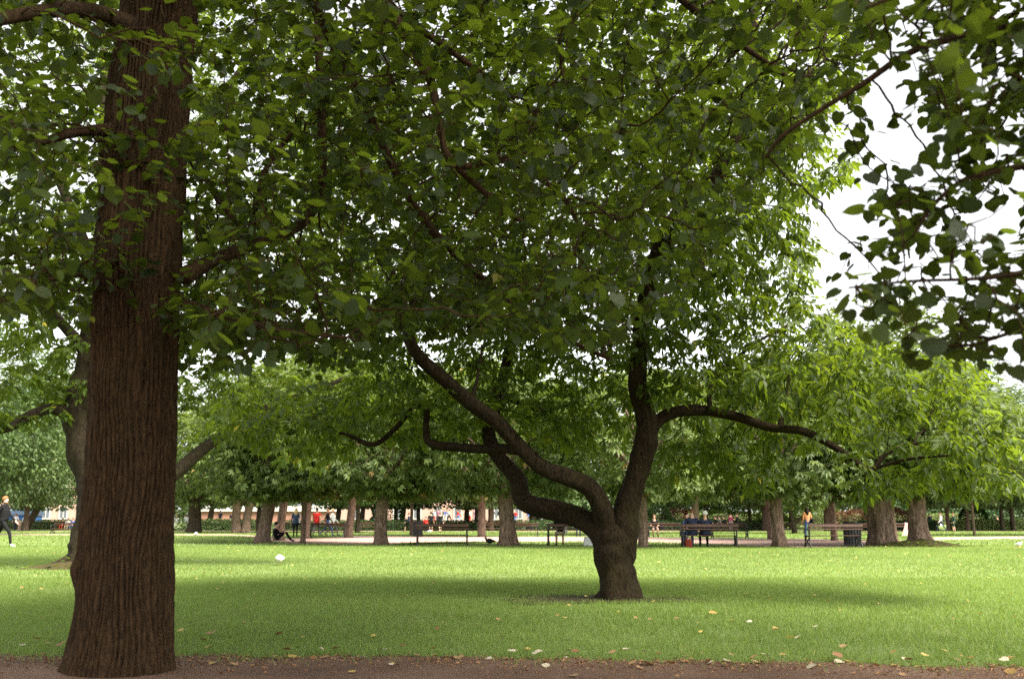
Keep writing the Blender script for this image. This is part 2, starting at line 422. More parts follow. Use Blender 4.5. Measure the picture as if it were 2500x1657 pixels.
def place(tmpl, pos, ly, up, size):
    """copies of a leaf template: ly leaf direction, up wished normal"""
    V0, F0 = tmpl; ly = norm(ly); nz = norm(up-ly*np.sum(up*ly, axis=1, keepdims=True)); lx = np.cross(ly, nz); r_ = np.random.default_rng(len(pos)); lx = lx*(.72+.4*r_.random((len(pos), 1))); nz = nz*(.2+2.4*r_.random((len(pos), 1)))
    V = pos[:, None]+size[:, None, None]*(V0[None, :, 0:1]*lx[:, None]+V0[None, :, 1:2]*ly[:, None]+V0[None, :, 2:3]*nz[:, None])
    Fc = F0[None]+(np.arange(len(pos))*len(V0))[:, None, None]
    return V.reshape(-1, 3), Fc.reshape(-1, F0.shape[1]), len(V0)
def linden_leaves(pos, par, cnt, nseed, r, per=3, size=.095, maxcnt=5):
    idx = np.arange(nseed, len(pos)); idx = idx[cnt[idx] <= maxcnt]
    idx = np.repeat(idx, per); n = len(idx)
    d = norm(pos[idx]-pos[par[idx]]); t = r.random((n, 1))
    base = pos[par[idx]]*(1-t)+pos[idx]*t
    a = r.random(n)*2*np.pi
    rad = np.stack([np.cos(a), np.sin(a), np.zeros(n)], 1)
    ly = norm(rad*.9+d*.5+np.array([0, 0, -.35])+r.normal(0, .2, (n, 3)))
    p = base+ly*(.02+.05*r.random((n, 1)))+r.normal(0, .02, (n, 3))
    up = np.array([0, 0, 1.0])+r.normal(0, .38, (n, 3))
    return p, ly, up, size*(.6+.7*r.random(n))
def compound_leaves(pos, par, cnt, nseed, r, per=2, ll=.085, maxcnt=5, pairs=2):
    idx = np.arange(nseed, len(pos)); idx = idx[cnt[idx] <= maxcnt]
    idx = np.repeat(idx, per); n = len(idx)
    d = norm(pos[idx]-pos[par[idx]]); t = r.random((n, 1)); base = pos[par[idx]]*(1-t)+pos[idx]*t
    a = r.random(n)*2*np.pi; rad = np.stack([np.cos(a), np.sin(a), np.zeros(n)], 1)
    ra = norm(rad*.9+d*.6+np.array([0, 0, -.55])+r.normal(0, .2, (n, 3)))
    up = norm(np.array([0, 0, 1.0])+r.normal(0, .3, (n, 3))); side = norm(np.cross(ra, up))
    sc = .7+.6*r.random(n); Pp = []; L = []; U = []; S = []; tone = r.random(n)
    for k in range(pairs):
        q = base+ra*(sc*(.06+.06*k))[:, None]
        for s in (-1, 1):
            Pp.append(q); L.append(norm(ra*.55+side*s*.8+np.array([0, 0, -.25])+r.normal(0, .15, (n, 3)))); U.append(up+r.normal(0, .25, (n, 3))); S.append(ll*sc*(.8+.3*r.random(n)))
    Pp.append(base+ra*(sc*(.06+.06*pairs-.02))[:, None]); L.append(norm(ra+np.array([0, 0, -.2]))); U.append(up); S.append(ll*sc*1.1)
    return np.concatenate(Pp), np.concatenate(L), np.concatenate(U), np.concatenate(S), np.tile(tone, 2*pairs+1)

def limb_pts(spec, seg=6):
    """spec: list of (u, v, depth, width in photograph px) -> world points and radii"""
    w_ = [(*P(u, v, d), w*.5*(d*cp+(P(u, v, d).z-CAM_H)*sp)/F) for (u, v, d, w) in spec]
    s = spline(w_, seg); return s[:, :3], np.maximum(s[:, 3], .004)
def limb_bump(seed, amp=.09):
    def f(i, a, p):
        x = np.array([a/(2*math.pi)*6]); y = np.array([p.z*3.0+p.x*2])
        return 1+amp*(float(vnoise(x, y, seed, 6)[0])-.5)*2+amp*.7*(float(vnoise(x*2, y*3.1, seed+5, 12)[0])-.5)*2
    return f
def in_blobs(n, blobs, r):
    """points in ellipsoids given as (u, v, d, ru px, rv px, rd m, weight)"""
    ws = np.array([b[6] for b in blobs], float); ws /= ws.sum(); out = []
    for b, m in zip(blobs, (ws*n).astype(int)):
        c = np.array(P(b[0], b[1], b[2])); k = b[2]/F
        q = r.normal(0, 1, (m, 3)); q = norm(q)*(r.random((m, 1))**(1/2.6))
        out.append(c+q*np.array([b[3]*k, b[5], b[4]*k]))
    return np.concatenate(out)
def chains_for_seeds(limbs, every=2, start=.35):
    S = []
    for pts, rad in limbs:
        k0 = int(len(pts)*start)
        for i in range(k0, len(pts), every): S.append(pts[i])
    return np.array(S)
def pick_large(p, size, dep_ok, n=300, region=None):
    u, v, dep = proj(p); ok = (u > 0) & (u < 2500) & (v > 0) & (v < 1657) & dep_ok
    if region is not None: ok &= region(u, v)
    score = np.where(ok, size/dep, -1); return np.argsort(-score)[:n][lambda i: slice(None)] if False else np.argsort(-score)[:n]
def leaf_children(crown, tmpl_me, p, ly, up, s):
    ly = norm(ly); nz = norm(up-ly*np.sum(up*ly, axis=1, keepdims=True)); lx = np.cross(ly, nz)
    for i in range(len(p)):
        o = bpy.data.objects.new('leaf', tmpl_me[i % len(tmpl_me)]); COL.objects.link(o); o.parent = crown
        m = Matrix(((lx[i][0], ly[i][0], nz[i][0], 0), (lx[i][1], ly[i][1], nz[i][1], 0), (lx[i][2], ly[i][2], nz[i][2], 0), (0, 0, 0, 1)))
        o.matrix_local = Matrix.Translation(p[i]) @ m @ Matrix.Diagonal((s[i]*random.uniform(.75, 1.1), s[i], s[i]*random.uniform(.3, 2.6), 1))

# ================================================================== the four near trees
K = 2500/2366.0          # figures below were read off a 2366 px wide view
def D(pts): return [(u*K, v*K, d, w*K) for (u, v, d, w) in pts]
def poly(pts): return [(u*K, v*K) for (u, v) in pts]
def near_line(u, v, pts):
    best = np.full(len(u), 1e9); pts = poly(pts)
    for (a, b), (c, d) in zip(pts[:-1], pts[1:]):
        t = np.clip(((u-a)*(c-a)+(v-b)*(d-b))/((c-a)**2+(d-b)**2), 0, 1); best = np.minimum(best, np.hypot(u-a-t*(c-a), v-b-t*(d-b)))
    return best

def fine_tones(tmpl, mat, n=5, name='leaf'):
    out = []
    for i in range(n):
        out.append(mesh_np(name, tmpl[0], tmpl[1], mat, True, np.full(len(tmpl[0]), .1+.8*i/(n-1))))
    return out
FINE = fine_tones(LINDEN_FINE, M['leaf_linden']); FINE_E = fine_tones(LEAFLET, M['leaf_elder'])

def build_tree(name, label, base, trunk_me, limbs, attract, bark, leafkind, mat, step, di, dk, per, size, seed, maxcnt=5, big=300, trop=(0, 0, -.02), seedstart=.3, region=None, group=None):
    r = np.random.default_rng(seed)
    t = thing(name, label, 'tree', base, 0, group); off = tuple(-x for x in base)
    link('trunk', trunk_me, t, off)
    S = chains_for_seeds(limbs, 2, seedstart)
    pos, par = colonize(S, attract, step, di, dk, 140, trop, .22, seed)
    rad, cnt = twig_radii(par, len(S)); V, Fc = twig_geo(pos, par, rad, len(S))
    bo = link('branches', mesh_np('branches', V, Fc, bark), t, off); bo['kind'] = 'stuff'
    if leafkind == 'linden':
        p, ly, up, s = linden_leaves(pos, par, cnt, len(S), r, per, size, maxcnt); tone = np.clip(r.random(len(p)), 0, .955); tmpl = LINDEN
    else:
        p, ly, up, s, tone = compound_leaves(pos, par, cnt, len(S), r, per, size, maxcnt); tmpl = LEAFLET
    tone = np.where(r.random(len(p)) < .004, .99, tone*.92)
    u, v, dep = proj(p); vis = (u > -250) & (u < 2750) & (v > -250) & (p[:, 1] > 0)
    # away from the view fewer leaves, enlarged so the unseen crown shades the lawn
    keep = vis | (r.random(len(p)) < .45); s = np.where(vis, s, s*2.2)
    p, ly, up, s, tone = p[keep], ly[keep], up[keep], s[keep], tone[keep]
    bigi = pick_large(p, s, np.ones(len(p), bool), big, region); rest = np.ones(len(p), bool); rest[bigi] = False
    V, Fc, k = place(tmpl, p[rest], ly[rest], up[rest], s[rest])
    cr = link('crown', mesh_np('crown', V, Fc, mat, True, np.repeat(tone[rest], k)), t, off); cr['kind'] = 'stuff'
    leaf_children(cr, FINE if leafkind == 'linden' else FINE_E, p[bigi], ly[bigi], up[bigi], s[bigi])
    print(name, 'nodes', len(pos), 'leaves', len(p)); return t, cr

# ---------------- big linden with the thick ridged trunk
def linden_trunk():
    b = P(290, 1612, 6.6); base = Vector((b.x, b.y, 0))
    ctr = [(292, 1610), (306, 1480), (312, 1270), (322, 1050), (332, 740), (344, 530), (368, 210), (390, 0), (415, -260), (440, -700)]
    wid = [222, 210, 204, 198, 193, 190, 179, 171, 156, 128]
    pts = []
    for (u, v), wd in zip(ctr, wid):
        q = P(u, v, 6.6); dep = 6.6*cp+(q.z-CAM_H)*sp; pts.append((q.x, q.y, q.z if v < 1600 else -.06, wd*.5*dep/F))
    s = spline(pts, 26); n = 432; R = len(s)
    th = np.arange(n)*2*np.pi/n; z = s[:, 2]; arc = z
    T, Zz = np.meshgrid(th, arc)
    U = T/(2*np.pi)
    warp = (vnoise(U*10, Zz*1.3, 31, 10)-.5)*2.2
    def ridge(freq, zs, sd):
        c = vnoise(U*freq+warp*freq/44.0, Zz*zs, sd, int(freq)); return 1-np.abs(2*c-1)
    rr = s[:, 3][:, None]*np.ones((1, n))
    ph = 54*U+2.4*(vnoise(U*14, Zz*1.6, 51, 14)-.5)+1.0*(vnoise(U*36, Zz*6, 52, 36)-.5)
    cut = .45+.75*vnoise(U*54, Zz*5.0, 53, 54)
    disp = .034*np.abs(np.sin(np.pi*ph))**.75*cut+.006*ridge(130, 9.0, 42)+.004*vnoise(U*256, Zz*22, 43, 256)
    low = np.exp(-np.maximum(Zz, 0)/.22)
    butt = .07*low*(.3+1.0*vnoise(U*7, Zz*.8, 45, 7))+.04*low*np.exp(-((np.angle(np.exp(1j*(T-math.pi*1.05))))/.35)**2)
    lump = .05*np.exp(-((np.angle(np.exp(1j*(T-math.pi*1.02))))/.30)**2-((Zz-.63)/.1)**2)
    rr = rr+disp-.022+butt+lump+.012*(vnoise(U*5, Zz*1.1, 47, 5)-.5)
    X = s[:, 0][:, None]+np.cos(T)*rr; Y = s[:, 1][:, None]+np.sin(T)*rr
    V = np.stack([X, Y, Zz], 2).reshape(-1, 3)
    i = np.arange(R-1)[:, None]; k = np.arange(n)[None]; k2 = (k+1) % n
    Fc = np.stack(np.broadcast_arrays(i*n+k, i*n+k2, (i+1)*n+k2, (i+1)*n+k), 2).reshape(-1, 4)
    return tuple(base), V, Fc, s
baseA, VA, FA, sA = linden_trunk()
limbsA_spec = [
    D([(425, 640, 6.35, 40), (500, 600, 6.6, 30), (600, 560, 7.0, 26), (700, 515, 7.2, 24), (742, 430, 7.3, 22), (742, 250, 7.3, 21), (735, 60, 7.3, 19), (725, -200, 7.3, 16)]),
    D([(570, 570, 6.95, 22), (520, 480, 7.1, 16), (470, 400, 7.3, 13), (440, 320, 7.5, 9)]),
    D([(575, 568, 6.95, 20), (590, 480, 6.8, 17), (615, 390, 6.7, 14), (680, 300, 6.6, 9)]),
    D([(300, 60, 6.3, 50), (200, 25, 5.6, 40), (90, 30, 5.1, 34), (-60, 60, 4.7, 26)]),
    D([(255, 300, 6.35, 34), (180, 305, 6.1, 24), (90, 330, 5.8, 18), (-30, 360, 5.5, 13)]),
    D([(440, -180, 6.3, 60), (620, -200, 6.2, 46), (800, -110, 6.2, 34), (900, 10, 6.2, 22), (960, 60, 6.2, 18), (1085, 150, 6.3, 14), (1190, 230, 6.4, 9)]),
    D([(800, -110, 6.2, 30), (980, 150, 5.9, 22), (1040, 370, 5.8, 18), (1170, 372, 5.9, 16), (1295, 450, 6.0, 13), (1340, 530, 6.1, 8)]),
    D([(1035, 370, 5.85, 16), (1150, 470, 6.1, 14), (1222, 525, 6.3, 9)]),
    D([(620, -200, 6.2, 34), (820, 200, 6.9, 22), (960, 480, 7.2, 20), (1100, 630, 7.4, 17), (1245, 750, 7.5, 14), (1410, 830, 7.6, 8)]),
    D([(800, -110, 6.2, 34), (1100, -160, 6.2, 28), (1450, -80, 6.2, 22), (1650, 60, 6.3, 16), (1820, 180, 6.4, 10)]),
    D([(400, -200, 6.35, 80), (300, -420, 4.9, 50), (300, -700, 3.4, 36)]),
    D([(420, -300, 6.35, 80), (700, -500, 7.4, 50), (900, -700, 8.5, 36)]),
    D([(425, 700, 6.3, 26), (520, 730, 5.9, 17), (640, 760, 5.6, 12), (800, 780, 5.5, 8)]),
    D([(230, 620, 6.3, 22), (140, 640, 5.8, 15), (30, 660, 5.5, 10)]),
]
limbsA = [limb_pts(s) for s in limbsA_spec]
nA = len(VA); Vt = [VA]; FtA = [tuple(f) for f in FA]
for k, (pts, rad) in enumerate(limbsA):
    v, f = tube_geo(pts, list(rad), 12, True, limb_bump(60+k)); off = sum(len(x) for x in Vt)
    Vt.append(np.array([tuple(q) for q in v])); FtA += [tuple(i+off for i in q) for q in f]
trunkA = mesh_np('trunk', np.concatenate(Vt), FtA, M['bark_linden'])
maskA = poly([(-3000, -6000), (2500, -6000), (2120, -200), (2050, 40), (2000, 220), (1890, 310), (1770, 420), (1680, 560), (1580, 700), (1500, 800), (1330, 815), (1000, 760), (930, 790), (880, 850), (620, 850), (430, 860), (200, 770), (0, 730), (-3000, 700)])
r = np.random.default_rng(5)
q = r.normal(0, 1, (60000, 3)); q = norm(q)*(r.random((60000, 1))**(1/2.7))
cand = np.array([-.6, 6.6, 5.6])+q*np.array([5.0, 4.4, 4.6])
u, v, dep = proj(cand); ok = np.where(cand[:, 1] > .3, in_poly(u, v, maskA) & ((cand[:, 1] > 4.3) | (v < -200)), True) & (cand[:, 2] > 1.7)
cand = cand[ok]
u, v, dep = proj(cand); inview = (u > -150) & (u < 2650) & (v > -150) & (cand[:, 1] > .5)
nearT = inview & (cand[:, 1] < 6.0) & (u > 170) & (u < 480) & ((v > 540) | (np.arange(len(u)) % 3 > 0))        # keep the trunk in sight
inview &= ~nearT
xtra = in_blobs(1000, [(80*K, 590*K, 5.8, 170*K, 120*K, 1.2, 1.2), (640*K, 735*K, 6.4, 260*K, 85*K, 1.0, 1.3), (1150*K, 690*K, 6.6, 330*K, 80*K, 1.0, 1.2)], r)
iv = cand[inview][:15000]; cl = vnoise(iv[:, 0]*1.7+iv[:, 1]*.8, iv[:, 2]*2.4+iv[:, 1]*.5, 71); iv = iv[(cl > .47) | (r.random(len(iv)) < .16)][:8200]; uu, vv, _ = proj(iv)
iv = iv[~((near_line(uu, vv, [(1500, 680), (1520, 590), (1570, 490), (1690, 350)]) < 42) & (r.random(len(iv)) < .9))]
attA = np.concatenate([iv, xtra, cand[~inview & ~nearT][:1800]])
print('A attractors', inview.sum(), len(attA))
build_tree('linden_tree', 'large linden tree with thick straight ridged brown trunk at the dirt path edge', baseA, trunkA, limbsA, attA, M['bark_linden'], 'linden', M['leaf_linden'],
           .095, 3.2, .1, 3, .064, 101, 5, 300, (0, 0, -.05), .25)

# ---------------- low-forked box elder in the middle of the lawn
dB = 11.8
gB = G(1500, 1462); baseB = (gB.x, gB.y, 0)
dB = gB.y
limbsB_spec = [
    D([(1424, 1410, dB, 112), (1424, 1375, dB, 92), (1422, 1330, dB, 83), (1421, 1290, dB, 88), (1418, 1255, dB, 90), (1412, 1228, dB, 74), (1408, 1210, dB, 46)]),
    D([(1430, 1310, dB, 60), (1438, 1245, dB, 74), (1450, 1165, dB, 66), (1474, 1085, dB, 58), (1491, 1010, dB, 55), (1488, 950, dB, 50), (1474, 880, dB-.1, 44), (1480, 800, dB-.2, 43), (1492, 700, dB-.4, 42), (1520, 590, dB-.7, 41), (1570, 490, dB-1, 40), (1680, 370, dB-1.2, 34), (1735, 200, dB-1.2, 28), (1740, 40, dB-1.1, 24), (1735, -200, dB-1, 17)]),
    D([(1495, 1010, dB, 40), (1520, 972, dB+.1, 30), (1560, 952, dB+.1, 27), (1620, 948, dB+.1, 25), (1700, 962, dB, 23), (1780, 988, dB-.1, 22), (1860, 998, dB-.3, 20), (1940, 1040, dB-.4, 17), (2010, 1085, dB-.5, 14), (2050, 1045, dB-.5, 11), (2120, 1025, dB-.5, 7)]),
    D([(1410, 1300, dB, 60), (1404, 1240, dB, 66), (1392, 1175, dB-.1, 55), (1362, 1125, dB-.2, 50), (1310, 1100, dB-.3, 46), (1255, 1080, dB-.4, 43), (1205, 1035, dB-.5, 40), (1150, 975, dB-.6, 40), (1090, 932, dB-.7, 40), (1020, 870, dB-.8, 38), (970, 825, dB-.9, 34), (946, 780, dB-1, 28), (930, 700, dB-1, 24), (880, 560, dB-1, 18)]),
    D([(1205, 1040, dB-.5, 30), (1160, 1036, dB-.45, 25), (1120, 1037, dB-.4, 24), (1060, 1032, dB-.2, 23), (995, 1022, dB, 22), (985, 985, dB, 18), (984, 945, dB, 15), (950, 942, dB+.1, 13), (915, 988, dB+.2, 13), (862, 1026, dB+.3, 12), (800, 1003, dB+.5, 9), (710, 985, dB+.8, 6)]),
    D([(1412, 1290, dB, 60), (1394, 1236, dB, 64), (1356, 1204, dB+.1, 54), (1290, 1180, dB+.2, 48), (1215, 1157, dB+.4, 45), (1195, 1105, dB+.5, 40), (1150, 1050, dB+.7, 38), (1130, 995, dB+.8, 34), (1150, 925, dB+.9, 30), (1165, 860, dB+1, 26), (1200, 700, dB+1.2, 20), (1260, 520, dB+1.4, 14)]),
    D([(1800, 990, dB-.1, 12), (1815, 920, dB, 9), (1825, 850, dB+.2, 6)]),
    D([(1640, 950, dB, 14), (1650, 880, dB+.3, 10), (1750, 790, dB+.6, 8), (1850, 740, dB+.9, 6)]),
    D([(1090, 930, dB-.7, 10), (1105, 860, dB-.5, 8), (1115, 800, dB-.4, 6)]),
    D([(1140, 900, dB+.9, 16), (1240, 945, dB+1.2, 10), (1330, 930, dB+1.4, 6)]),
    D([(1520, 590, dB-.7, 22), (1620, 560, dB-.4, 16), (1760, 500, dB, 12), (1880, 440, dB+.2, 7)]),
    D([(1680, 370, dB-1.2, 20), (1500, 250, dB, 15), (1350, 150, dB+.6, 10)]),
    D([(2010, 1085, dB-.5, 10), (2100, 1060, dB-.6, 8), (2230, 1050, dB-.9, 5)]),
]
limbsB = [limb_pts(s) for s in limbsB_spec]
Vt = []; Ft = []
for k, (pts, rad) in enumerate(limbsB):
    if k == 0:
        pts = pts.copy(); rad = rad.copy(); pts[:, 1] += 0; 
        def bmp(i, a, p, f=limb_bump(80, .16)):
            x = 1.0
            low = max(0, 1-p.z/.35)
            x += low*.4*max(0, math.sin(3*a+1.0)) + f(i, a, p)-1
            x += .22*math.exp(-((p.z-1.12)/.13)**2-((math.atan2(math.sin(a-5.6), math.cos(a-5.6)))/.6)**2)
            return x
        v, f = tube_geo(spline(np.column_stack([pts, rad]), 2)[:, :3], list(spline(np.column_stack([pts, rad]), 2)[:, 3]), 40, True, bmp)
    else: v, f = tube_geo(pts, [x*.94 for x in rad], 20, True, limb_bump(80+k, .17))
    off = len(Vt); Vt += [tuple(q) for q in v]; Ft += [tuple(i+off for i in q) for q in f]
trunkB = mesh_np('trunk', Vt, Ft, M['bark_elder'])
BL = [(1900, 900, dB, 330, 150, 2.2, 5), (1700, 900, dB+.4, 260, 130, 2.0, 3), (2130, 1010, dB-.5, 190, 110, 1.6, 2.4), (2250, 1040, dB-.8, 130, 75, 1.2, 1.2), (1760, 660, dB+.4, 150, 180, 1.8, 3), (1620, 600, dB, 240, 260, 2.4, 4), (1980, 800, dB+1, 230, 80, 1.5, 1.5), (2120, 880, dB+1, 160, 80, 1.5, 1.5),
      (1350, 520, dB, 420, 330, 2.6, 6), (1750, 340, dB-.4, 260, 240, 2.2, 4), (1500, 150, dB, 500, 260, 2.8, 5), (950, 500, dB, 350, 300, 2.4, 4), (1900, 420, dB, 70, 60, .8, .35),
      (1250, 860, dB+1, 260, 120, 2.0, 2.6), (950, 930, dB+.6, 240, 100, 1.9, 2.4), (700, 960, dB+1.2, 230, 95, 1.6, 2.2), (1620, 1040, dB+.6, 120, 60, 1.3, .8), (1720, 1075, dB+.4, 90, 50, 1.0, .6), (2040, 1110, dB-.4, 90, 40, .8, .5), (2280, 1110, dB-1, 80, 35, .7, .4), (1330, 980, dB+1.6, 140, 60, 1.4, .8), (1050, 700, dB+.5, 300, 150, 2, 2.5), (1440, 720, dB+.5, 300, 130, 2, 2.5)]
BL = [(a*K, b*K, c, e*K, f*K, g, h) for (a, b, c, e, f, g, h) in BL]
r = np.random.default_rng(9)
attB = in_blobs(8500, BL, r)
uB, vB, _ = proj(attB)
okB = ~in_poly(uB, vB, poly([(1905, 200), (2366, 200), (2366, 830), (2200, 800), (2000, 735), (1890, 690), (1885, 560), (1850, 500), (1900, 470), (1990, 380)]))
ln = np.minimum(near_line(uB, vB, [(1500, 1010), (1560, 952), (1700, 962), (1860, 998), (2010, 1085), (2060, 1040)]), near_line(uB, vB, [(1200, 1036), (1060, 1032), (990, 1020), (985, 945), (920, 985), (860, 1026)]))
okB &= ~((ln < 46) & (attB[:, 1] < dB+.6))
attB = attB[okB]
build_tree('box_elder_tree', 'low-forked box elder with spreading crooked dark limbs standing alone on lawn', baseB, trunkB, limbsB, attB, M['bark_elder'], 'compound', M['leaf_elder'],
           .14, 4.0, .18, 2, .12, 102, 4, 300, (0, 0, -.06), .42)

# ---------------- leaning mossy tree behind the linden
gC = G(205, 1386); dC = gC.y; baseC = (gC.x, gC.y, 0)
limbsC_spec = [
    D([(195, 1320, dC, 110), (196, 1290, dC, 84), (200, 1240, dC, 70), (212, 1170, dC, 66), (200, 1080, dC, 66), (186, 1000, dC, 68), (184, 930, dC, 60), (205, 820, dC, 50), (230, 650, dC, 40), (240, 400, dC, 28), (240, 100, dC, 16)]),
    D([(186, 985, dC, 40), (130, 945, dC-.3, 26), (70, 960, dC-.6, 23), (15, 990, dC-.9, 20), (-60, 1000, dC-1.3, 14)]),
    D([(205, 1220, dC, 56), (300, 1165, dC+.3, 46), (390, 1105, dC+.6, 34), (460, 1045, dC+.8, 28), (525, 1000, dC+1, 22), (620, 940, dC+1.2, 15), (720, 905, dC+1.4, 13), (810, 868, dC+1.6, 9)]),
    D([(205, 820, dC, 30), (120, 720, dC-.6, 20), (40, 640, dC-1, 12)]),
    D([(215, 760, dC, 30), (400, 640, dC+.4, 22), (560, 560, dC+.8, 14), (700, 480, dC+1, 8)]),
    D([(230, 650, dC, 28), (150, 450, dC, 20), (60, 250, dC, 12)]),
    D([(240, 500, dC, 28), (450, 300, dC, 20), (600, 100, dC, 12)]),
]
limbsC = [limb_pts(s) for s in limbsC_spec]; Vt = []; Ft = []
for k, (pts, rad) in enumerate(limbsC):
    v, f = tube_geo(pts, list(rad), 16, True, limb_bump(90+k, .16 if k == 0 else .1)); off = len(Vt); Vt += [tuple(q) for q in v]; Ft += [tuple(i+off for i in q) for q in f]
for ang, ln in ((2.75, .75), (3.6, .5), (5.6, .5), (.4, .6)):      # surface roots
    c = Vector(baseC); pp = [c+Vector((math.cos(ang)*a, math.sin(ang)*a, h)) for a, h in ((.05, .3), (.28, .16), (.28+ln*.4, .07), (.28+ln, -.03))]
    v, f = tube_geo(spline([tuple(x) for x in pp], 4)[:, :3], [.17-.009*i for i in range(13)], 8); off = len(Vt); Vt += [tuple(q) for q in v]; Ft += [tuple(i+off for i in q) for q in f]
trunkC = mesh_np('trunk', Vt, Ft, M['bark_mossy'])
CL = [(110, 850, dC, 170, 90, 2.2, 2), (60, 720, dC-.6, 150, 110, 2.4, 2), (260, 600, dC, 320, 230, 3.2, 4), (640, 910, dC+1.4, 250, 75, 1.6, 2.4), (480, 880, dC+1, 150, 80, 1.8, 1.6), (800, 860, dC+1.6, 160, 80, 1.6, 1.4), (700, 1020, dC+1.2, 120, 60, 1.3, .9),
      (600, 600, dC+.6, 300, 220, 2.6, 4), (250, 250, dC, 500, 300, 3.6, 5), (650, 250, dC+.5, 350, 300, 3, 4), (30, 960, dC-.8, 60, 40, 1, .35), (180, 900, dC, 90, 70, 1.5, .8)]
CL = [(a*K, b*K, c, e*K, f*K, g, h) for (a, b, c, e, f, g, h) in CL]
r = np.random.default_rng(19); attC = in_blobs(4200, CL, r)
build_tree('ash_tree', 'leaning dark mossy tree with a flared root base half hidden behind the linden trunk', baseC, trunkC, limbsC, attC, M['bark_mossy'], 'compound', M['leaf_elder'],
           .2, 5.0, .26, 2, .16, 103, 4, 200, (0, 0, -.06), .3)

# ---------------- overhanging linden whose trunk stands right of the view
trD = spline([(4.3, 3.9, -.03, .36), (4.28, 3.9, .5, .29), (4.25, 3.9, 2.0, .27), (4.2, 3.85, 4, .24), (4.1, 3.8, 6.5, .18), (4.0, 3.8, 9, .08)], 10)
limbsD = [(trD[:, :3], trD[:, 3])]
def limb_from(start, spec):
    pts = [(*start[:3], start[3])]+[(*P(u*K, v*K, d), w*K*.5*d/F) for (u, v, d, w) in spec]
    s = spline(pts, 6); return s[:, :3], np.maximum(s[:, 3], .003)
limbsD += [limb_from((4.2, 3.85, 3.0, .09), [(2750, 150, 3.7, 60), (2500, 60, 3.6, 36), (2160, 100, 3.6, 20), (1985, 200, 3.7, 14), (1820, 305, 3.8, 11), (1768, 365, 3.9, 7)]),
           limb_from((4.2, 3.85, 2.6, .07), [(2700, 300, 3.4, 50), (2480, 360, 3.3, 26), (2310, 395, 3.3, 15), (2230, 415, 3.3, 13), (2160, 470, 3.3, 10), (2110, 545, 3.3, 6)]),
           limb_from((4.2, 3.85, 2.2, .06), [(2700, 520, 3.2, 44), (2480, 600, 3.1, 24), (2300, 640, 3.1, 12), (2100, 650, 3.15, 8), (1960, 665, 3.2, 5)]),
           limb_from((4.2, 3.85, 2.1, .05), [(2700, 640, 3.4, 40), (2450, 720, 3.4, 20), (2330, 770, 3.5, 10), (2220, 800, 3.5, 7), (2130, 790, 3.5, 5)]),
           limb_from((4.2, 3.85, 3.5, .09), [(2800, -200, 3.3, 60), (2450, -150, 2.6, 30), (2150, -40, 2.5, 16), (2000, 20, 2.6, 8)]),
           limb_from((4.1, 3.8, 5.5, .12), [(2400, -1200, 3.0, 60), (1700, -1500, 2.6, 30), (1000, -1500, 2.4, 18)]),
           limb_from((4.1, 3.8, 5.0, .12), [(2700, -700, 5.0, 70), (2300, -700, 6.0, 40), (2000, -650, 7, 22)])]
Vt = []; Ft = []
for k, (pts, rad) in enumerate(limbsD):
    v, f = tube_geo(pts, list(rad), 24 if k == 0 else 12, True, limb_bump(120+k)); off = len(Vt); Vt += [tuple(q) for q in v]; Ft += [tuple(i+off for i in q) for q in f]
trunkD = mesh_np('trunk', Vt, Ft, M['bark_linden'])
maskD = poly([(1900, -400), (1960, 60), (2060, 110), (2090, 200), (2080, 290), (2190, 300), (2290, 330), (2250, 380), (2130, 410), (2000, 400), (1985, 470), (2010, 530), (1975, 600), (1935, 655), (1960, 720), (2030, 760), (2090, 800), (2180, 840), (2260, 780), (2300, 860), (2500, 870), (3400, 900), (3400, -400)])
holes = [poly([(2180, 520), (2366, 430), (2366, 500), (2200, 560)]), poly([(2080, 690), (2250, 700), (2230, 760), (2120, 750)]), poly([(2120, 330), (2400, 320), (2400, 380), (2150, 390)])]
r = np.random.default_rng(29); n = 40000
uu = 1850*K+r.random(n)*(3000-1850)*K; vv = -400+r.random(n)*1350; dd = 2.8+r.random(n)*1.9
ok = in_poly(uu, vv, maskD)
for h in holes: ok &= ~(in_poly(uu, vv, h) & (r.random(n) > .12))
ok &= r.random(n) < np.where(uu > 2250*K, 1, .75)
pd = np.array([tuple(P(a, b, c)) for a, b, c in zip(uu[ok][:2300], vv[ok][:2300], dd[ok][:2300])])
q = r.normal(0, 1, (5000, 3)); q = norm(q)*(r.random((5000, 1))**(1/2.7)); up_ = np.array([5.0, 3.8, 6.6])+q*np.array([5.0, 5.6, 3.6])  # unseen upper crown, added and spread rightwards to shade the near lawn
u, v, _ = proj(up_); up_ = up_[((up_[:, 1] < .3) | (v < -250) | (u > 2800)) & (up_[:, 2] > 2.6)][:2100]
n = 9000; u3 = 2150*K+r.random(n)*900*K; v3 = -300+r.random(n)*620*K; d3 = 3.0+r.random(n)*1.9
o3 = in_poly(u3, v3, maskD); pd2 = np.array([tuple(P(a, b, c)) for a, b, c in zip(u3[o3][:1100], v3[o3][:1100], d3[o3][:1100])])
attD = np.concatenate([pd, pd2, up_])
build_tree('overhanging_linden', 'linden branches with dark round leaves hanging into the view against white sky', (4.3, 3.9, 0), trunkD, limbsD, attD, M['bark_linden'], 'linden', M['leaf_linden'],
           .065, 3.0, .08, 2, .054, 104, 5, 300, (0, 0, -.05), .3)

